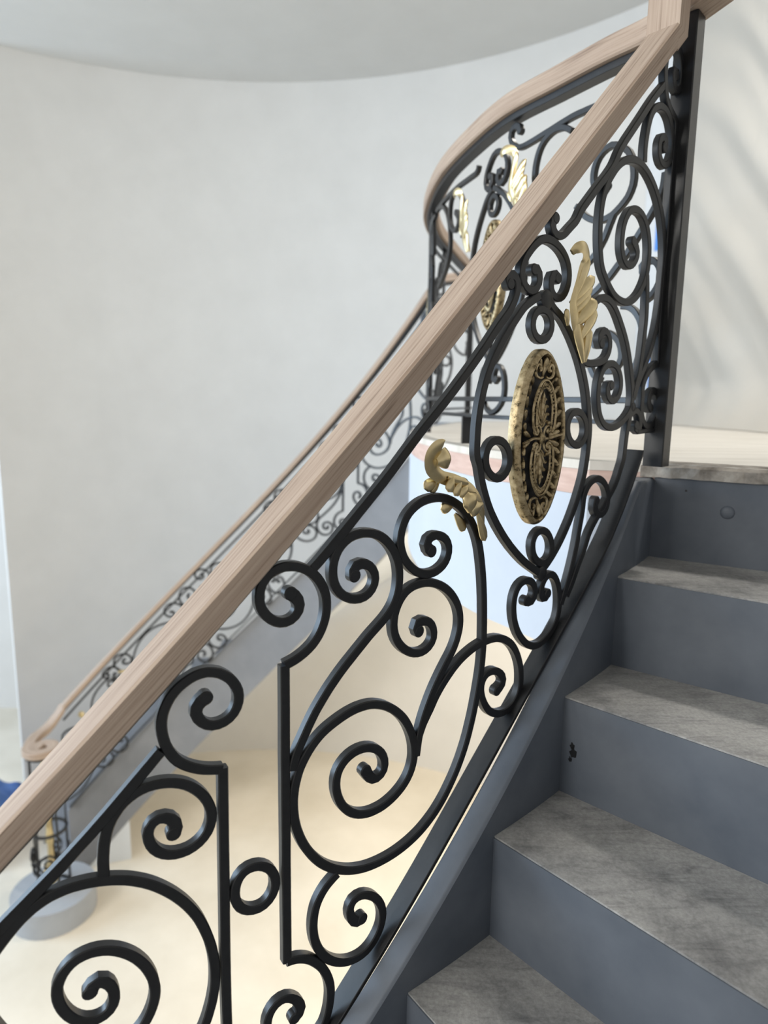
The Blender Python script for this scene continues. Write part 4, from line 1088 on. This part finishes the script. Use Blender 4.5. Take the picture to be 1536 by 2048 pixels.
# welded knots where bars meet
for (a, z, r) in ((-0.398, CAMZ + 0.160, 0.016), (-0.374, CAMZ - 0.292, 0.013), (-0.115, CAMZ - 0.008, 0.010)):
    mb = MB()
    mb.loft([[NEAR.map(a + rr * math.cos(t * PI / 8), z + rr * math.sin(t * PI / 8), o) for t in range(16)] for rr, o in ((r * .8, -.0068), (r, -.005), (r, .005), (r * .8, .0068))])
    mb.obj('weld_knot', 'iron', NR, smooth=50)
MED = (-0.400, CAMZ - 0.060)
place(MEDD, 'medallion', NR, NEAR, MED[0], MED[1], 0.0, label='oval antique gold medallion with pierced foliage')
place(LEAFD_R, 'acanthus_leaf', NR, NEAR, -0.325, CAMZ + 0.16, 0.0, label='gilded acanthus leaf curling over at the top')
place(LEAFD_L, 'acanthus_leaf', NR, NEAR, -0.60, CAMZ - 0.12, 0.0, label='gilded acanthus leaf wrapped round a scroll')
for k in ('bar_c', 'bar_a'):
    pass
# lower continuation of the same pattern
PER = 1.044
MGRP = ('oval_left', 'oval_right', 'ring_top', 'ring_right', 'ring_left', 'ring_bottom', 'loop_bottom', 'loop_top')
for k in MGRP:
    mb = MB()
    bar_mesh(mb, NEAR, [(a - PER, z - PER * 1.015) for a, z in ST[k]], closed=k.startswith('ring'), bulb=BULB.get(k, (0, 0)))
    mb.obj(part_name(k), 'iron', NR, smooth=40)
place(MEDD, 'medallion', NR, NEAR, MED[0] - PER, MED[1] - PER * 1.015, 0.0)

# ---- repeat of the pattern on the other two railings
RING_A, RING_Z = -0.924, CAMZ - 0.638
MA, MZ = -0.402, CAMZ - 0.060
HALF = ('bar_a', 'scroll_vertical_a', 'scroll_b', 'scroll_f', 'scroll_g', 'scroll_h', 'scroll_i', 'scroll_j')
SL = 1.02


def motif(root, pl, zmid, slope, sM, half, lo, hi, sign, sides=(1, -1)):
    """medallion group at arc sM; a scroll half on each side, half = distance to the ring; zmid(s) follows the rail"""
    def emit(k, pts):
        ss = [p[0] for p in pts]
        if min(ss) < lo or max(ss) > hi:
            pts = [p for p in pts if lo <= p[0] <= hi]
            if len(pts) < 8 or k.startswith('ring'):
                return
        mb = MB()
        bar_mesh(mb, pl, pts[::2] + ([pts[-1]] if len(pts) % 2 == 0 else []) if not k.startswith('ring') else pts, closed=k.startswith('ring'), bulb=BULB.get(k, (0, 0)))
        mb.obj(part_name(k), 'iron', root, smooth=40)
    zc = zmid(sM) + 0.03
    for k in MGRP:
        emit(k, [(sM + sign * (a - MA), zc + (z - MZ)) for a, z in ST[k]])
    kk = half / (MA - RING_A)
    for side in sides:
        for k in HALF + ('ring_bar',):
            out = []
            for a, z in ST[k]:
                q = (z - RING_Z) - SL * (a - RING_A)
                if side < 0:
                    s = sM + sign * (MA - a) * kk
                    q = -q
                else:
                    s = sM + sign * (a - MA) * kk
                out.append((s, zmid(s) + q))
            emit(k, out)
    return zc


# ---- landing railing
LR = thing('landing_railing', BOW.map(0.5, Z_LAND, 0), 'level black iron scroll railing with oak rail bowing along the landing edge', 'railing')
ZB = CAMZ + 0.746
n = 110
BL = BOW.s[-1]
mb = MB()
pts = [(-0.075 + (BL + 0.04 + 0.075) * i / n, ZB) for i in range(n + 1)]
rail_mesh(mb, BOW, pts, RW, 0.046)
mb.obj('handrail', 'oak', LR, smooth=30)
mb = MB()
rail_mesh(mb, BOW, [(a, z - 0.0465) for a, z in pts[4:]], 0.032, 0.016, c=0.001)
mb.obj('top_flat_bar', 'iron', LR, smooth=30)
mb = MB()
rail_mesh(mb, BOW, [(max(a, 0.03), CAMZ - 0.038) for a, z in pts[4:]], 0.030, 0.010, c=0.001)
mb.obj('bottom_rail', 'iron', LR, smooth=30)
mb = MB()
bar_mesh(mb, BOW, [(1.20 + (BL - 1.26) * i / 40, ZB - 0.105) for i in range(41)])
mb.obj('sub_rail', 'iron', LR, smooth=30)
mb = MB()
bar_mesh(mb, BOW, [(0.06 + (BL - 0.12) * i / 60, CAMZ + 0.005) for i in range(61)])
mb.obj('lower_bar', 'iron', LR, smooth=30)
for k, v in BOW_STROKES.items():
    mb = MB()
    bar_mesh(mb, BOW, [(int(q.split(',')[0]) / 2000.0, int(q.split(',')[1]) / 2000.0 + CAMZ) for q in v.split()], bulb=(k in ('scroll_c', 'scroll_e', 'scroll_g'), k in ('scroll_a', 'sub_rail')))
    mb.obj(part_name(k), 'iron', LR, smooth=40)
ZM = CAMZ + 0.33
for s, sides in ((0.579, ()), (1.63, (1, -1))):
    motif(LR, BOW, lambda q: ZM - 0.03, 0.0, s, 0.40, 0.03, BL - 0.03, -1, sides)
    place(MEDD, 'medallion', LR, BOW, s, ZM, 0.0, True)
    for ds, dz in ((-0.122, 0.20), (0.178, 0.185)) if s < 1 else ():
        place(LEAFD_R, 'acanthus_leaf', LR, BOW, s + ds, ZM + dz, 0.0, True)
for s in (BL * 0.5, BL - 0.06, 0.72):
    mb = MB()
    p, nn = BOW.at(s)
    mb.box((p[0] - 0.016, p[1] - 0.016, Z_LAND), (p[0] + 0.016, p[1] + 0.016, CAMZ - 0.045 if s < BL - .1 else ZB - 0.06))
    mb.obj('foot', 'iron', LR)

# ---- far railing with volute
FR = thing('far_railing', pc(2.145, 100, far_rail_z(100) - 0.82), 'iron scroll railing with tan oak rail descending the far flight to a round volute', 'railing')
T0, T1 = 42.5, 118.0
ths = [T0 + (T1 - T0) * i / 90 for i in range(91)]
pts = [(0.0, CAMZ + 0.745), (0.03, CAMZ + 0.735)] + [(far_s(t), far_rail_z(t)) for t in ths if far_s(t) > 0.1]
mb = MB()
rail_mesh(mb, FAR, pts, RW, 0.046)
mb.obj('handrail', 'oak', FR, smooth=30)
mb = MB()
rail_mesh(mb, FAR, [(a, z - 0.0465) for a, z in pts[1:]], 0.032, 0.014, c=0.001)
mb.obj('top_flat_bar', 'iron', FR, smooth=30)
mb = MB()
rail_mesh(mb, FAR, [(a, z - 0.80) for a, z in pts[1:]], 0.034, 0.012, c=0.001)
mb.obj('bottom_rail', 'iron', FR, smooth=30)
mb = MB()
bar_mesh(mb, FAR, [(a, z - 0.12) for a, z in pts[2:]])
mb.obj('sub_rail', 'iron', FR, smooth=30)


def far_mid(s):
    t = 44 + (s - FAR.s[1]) / FAR_RAD
    return far_rail_z(t) - 0.455


for tM, half in ((109.0, 0.63), (77.0, 0.60), (44.5, 0.60)):
    sM = far_s(tM)
    zc = motif(FR, FAR, far_mid, 1.0, sM, half, 0.02, far_s(118.5), -1)
    if tM > 60:
        place(MEDD, 'medallion', FR, FAR, sM, zc, 0.0, True)
        for ds, dz, D in ((-0.10, 0.20, LEAFD_R), (0.16, -0.05, LEAFD_L)):
            place(D, 'acanthus_leaf', FR, FAR, sM + ds, zc + dz, 0.0, True)
# volute: the rail runs on into a flat spiral over the newel cage
zv = CAMZ - 2.30
P0, N0 = FAR.at(far_s(118.0))
sp = []
start = Vector((P0[0], P0[1], 0))
cen = Vector((NX, NY, 0))
ph0 = math.atan2(start.y - NY, start.x - NX)
r0 = (start - cen).length
for i in range(70):
    f = i / 69
    ph = ph0 + f * 2.9 * PI
    r = 0.112 - 0.085 * f + (r0 - 0.112) * max(0, 1 - f / 0.16) ** 2
    sp.append((NX + r * math.cos(ph), NY + r * math.sin(ph)))
VOL = Plan(sp)
mb = MB()
L = VOL.s[-1]
zz = far_rail_z(118.0)
rail_mesh(mb, VOL, [(L * i / 120, zv + (zz - zv) * max(0, 1 - i / 25) ** 2) for i in range(121)], 0.068, 0.046)
mb.obj('volute', 'oak', FR, smooth=30)['label'] = 'flat spiral oak volute over the newel cage'
mb = MB()
mb.loft([[(NX + 0.115 * math.cos(t * PI / 12), NY + 0.115 * math.sin(t * PI / 12), z) for t in range(24)] for z in (zv - 0.060, zv - 0.047)])
mb.obj('newel_plate', 'iron', FR, smooth=30)
for zq in (RISE, RISE + 0.16, 0.62, zv - 0.30):
    mb = MB()
    R = []
    for i in range(28):
        a = i * 2 * PI / 28
        R.append([(NX + rr * math.cos(a), NY + rr * math.sin(a), zq + z) for rr, z in ((0.10, 0), (0.118, 0), (0.118, 0.014), (0.10, 0.014))])
    mb.loft(R, True)
    mb.obj('newel_ring', 'iron', FR, smooth=30)
for k in range(5):
    a = k * 2 * PI / 5 + 0.5
    mb = MB()
    tube(mb, [(NX + 0.108 * math.cos(a), NY + 0.108 * math.sin(a), RISE), (NX + 0.108 * math.cos(a + 0.15), NY + 0.108 * math.sin(a + 0.15), 0.6), (NX + 0.108 * math.cos(a), NY + 0.108 * math.sin(a), zv - 0.06)], 0.009, 6)
    mb.obj('newel_bar', 'iron', FR, smooth=40)
for k in range(4):
    a = k * PI / 2 + 0.3
    for z0 in (0.42, 0.86):
        sp2 = [(NX + 0.11 * math.cos(a) + 0.0, NY + 0.11 * math.sin(a), 0)]
        ux, uy = -math.sin(a), math.cos(a)
        P = []
        for i in range(26):
            f = i / 25
            r = 0.062 * (1 - 0.75 * f)
            ph = 0.4 + f * 3.4 * PI
            P.append((NX + 0.112 * math.cos(a) + ux * r * math.cos(ph), NY + 0.112 * math.sin(a) + uy * r * math.cos(ph), z0 + r * 1.3 * math.sin(ph)))
        mb = MB()
        tube(mb, P, 0.007, 6)
        mb.obj('newel_scroll', 'iron', FR, smooth=40)
mb = MB()
prof = [(0.010, RISE + 0.02), (0.030, RISE + 0.05), (0.055, RISE + 0.10), (0.050, RISE + 0.16), (0.022, RISE + 0.21), (0.018, 0.50), (0.030, 0.56), (0.020, 0.62), (0.016, 0.95), (0.028, 1.02), (0.014, zv - 0.06)]
mb.loft([[(NX + r * math.cos(t * PI / 8), NY + r * math.sin(t * PI / 8), z) for t in range(16)] for r, z in prof])
mb.obj('newel_core', 'gold', FR, smooth=60)['label'] = 'gilded baluster inside the newel cage'
# ------------------------------------------------------------------ plastic dust sheet on the landing
mb = MB()
nu, nv = 90, 80
X0, Y0 = 1.87 + CAMX, 4.80 + CAMY
X1, Y1 = 1.95 + CAMX, 1.2 + CAMY
front, back = [], []
for j in range(nv + 1):
    v = j / nv
    rf, rb = [], []
    for i in range(nu + 1):
        u = i / nu
        L = u * 3.6
        H = v * (Z_CEIL - Z_LAND)
        q = L * 0.75 + H * 0.95
        d = 0.017 * math.sin(q * 11 + 2.2 * noise.noise(Vector((L * 1.1, H * 0.6, 3)))) * (0.35 + 0.65 * abs(noise.noise(Vector((L * .7, H * .7, 8)))) * 2)
        d += 0.007 * math.sin(L * 21 + H * 24 + 3 * noise.noise(Vector((L * 2, H, 5))))
        d += 0.05 * noise.noise(Vector((L * 1.3, H * 0.9, 1)))
        foot = max(0, 0.10 - v) / 0.10
        d -= foot * foot * 0.22
        x, y, z = X0 + (X1 - X0) * u + d, Y0 + (Y1 - Y0) * u, Z_LAND + 0.004 + H
        rf.append((x, y, z))
        rb.append((x + 0.0012, y, z))
    front.append(rf)
    back.append(rb)
rings = [a + b[::-1] for a, b in zip(front, back)]
mb.loft(rings)
tag(mb.obj('plastic_sheet', 'plastic_film', smooth=70), 'translucent plastic dust sheet hanging in folds behind the post', 'plastic sheet')
# wall stub beyond the sheet
mb = MB()
wall_arc(mb, 36.2, 40.4, Z_LAND, Z_CEIL, 6, WR - 0.01, 0.14)
tag(mb.obj('trim_1', 'fascia_board', smooth=40), 'white corner trim where the curved wall meets the sheet', 'trim', kind='structure')
# painter's tape
for (th, z0, z1, r, lab) in ((38.6, CAMZ + 1.05, CAMZ + 1.42, WR - 0.017, 'upper strip of blue tape on the white wall corner'),
                             (38.2, CAMZ - 0.05, CAMZ + 0.42, WR - 0.017, 'lower strip of blue tape on the white wall corner')):
    mb = MB()
    sectr = [wallp(th - 0.35, 0, r), wallp(th + 0.35, 0, r), wallp(th + 0.35, 0, r + 0.006), wallp(th - 0.35, 0, r + 0.006)]
    mb.loft([[(x, y, z) for x, y, _ in sectr] for z in (z0, z1)])
    tag(mb.obj('tape_strip', 'blue_tape'), lab, 'tape', 'strips of blue tape')
mb = MB()
sectr = [wallp(39.0 - 0.9, 0, WR - 0.017), wallp(39.0 + 0.9, 0, WR - 0.017), wallp(39.0 + 0.9, 0, WR - 0.0105), wallp(39.0 - 0.9, 0, WR - 0.0105)]
mb.loft([[(x, y, z) for x, y, _ in sectr] for z in (Z_CEIL - 0.09, Z_CEIL - 0.012)])
tag(mb.obj('tape_strip', 'blue_tape'), 'short strip of blue tape at the ceiling by the handrail top', 'tape', 'strips of blue tape')

# ------------------------------------------------------------------ ground floor: blue tarp and the assumed lamps that light the hall from below
mb = MB()
n = 26
rings = []
TX, TY = -3.25 + CAMX, 4.9 + CAMY
grid = []
for j in range(n + 1):
    row = []
    for i in range(n + 1):
        u, v = i / n * 2 - 1, j / n * 2 - 1
        e = max(0, 1 - max(abs(u), abs(v)) ** 4)
        z = 0.42 * e + 0.09 * noise.noise(Vector((u * 2.5, v * 2.5, 4))) * (0.3 + e)
        row.append((TX + u * 0.35, TY + v * 0.4, max(0.006, z)))
    grid.append(row)
V = [p for r in grid for p in r] + [(p[0], p[1], 0.001) for r in grid for p in r]
F = []
m = n + 1
for j in range(n):
    for i in range(n):
        a = j * m + i
        F.append((a, a + 1, a + m + 1, a + m))
        F.append((a + m * m + m, a + m * m + m + 1, a + m * m + 1, a + m * m))
bd = [i for i in range(m)] + [j * m + n for j in range(1, m)] + [n * m + i for i in range(n - 1, -1, -1)] + [j * m for j in range(n - 1, 0, -1)]
for k in range(len(bd)):
    a, b = bd[k], bd[(k + 1) % len(bd)]
    F.append((a, a + m * m, b + m * m, b))
mb.add(V, F)
tag(mb.obj('blue_tarp', 'blue_tarp', smooth=60), 'crumpled blue covering on the floor behind the volute newel', 'tarp')


def downlight(x, y, z, power, lab, col=(1.0, 0.87, 0.68)):
    o = thing('added_lamp', (x, y, z), lab, 'lamp')
    mb = MB()
    R = []
    for i in range(24):
        a = i * PI / 12
        R.append([(x + rr * math.cos(a), y + rr * math.sin(a), z + q) for rr, q in ((0.07, -0.008), (0.09, -0.008), (0.09, 0.0), (0.07, 0.0))])
    mb.loft(R, True)
    mb.obj('lamp_ring', 'fascia_board', o, smooth=30)
    mb = MB()
    mb.loft([[(x + 0.069 * math.cos(i * PI / 12), y + 0.069 * math.sin(i * PI / 12), z + q) for i in range(24)] for q in (-0.006, -0.001)])
    mb.obj('lamp_disc', 'lamp_glow', o)
    l = bpy.data.lights.new('downlight', 'AREA')
    l.shape = 'DISK'
    l.size = 0.3
    l.energy = power
    l.color = col
    lo = bpy.data.objects.new('downlight', l)
    COL.objects.link(lo)
    lo.location = (x, y, z - 0.02)
    return o


downlight(2.15, 1.55, Z_LAND - 0.441, 45, 'assumed round downlight under the landing nearer the far flight')  # this lamp and the next are assumed, out of view
downlight(2.25, 0.05, Z_LAND - 0.441, 45, 'assumed round downlight under the middle of the landing')
downlight(2.75, -0.10, Z_CEIL - 0.001, 42, 'unseen round lamp added above the landing', (1.0, 0.95, 0.87))  # added out of view to brighten the landing floor and sheet
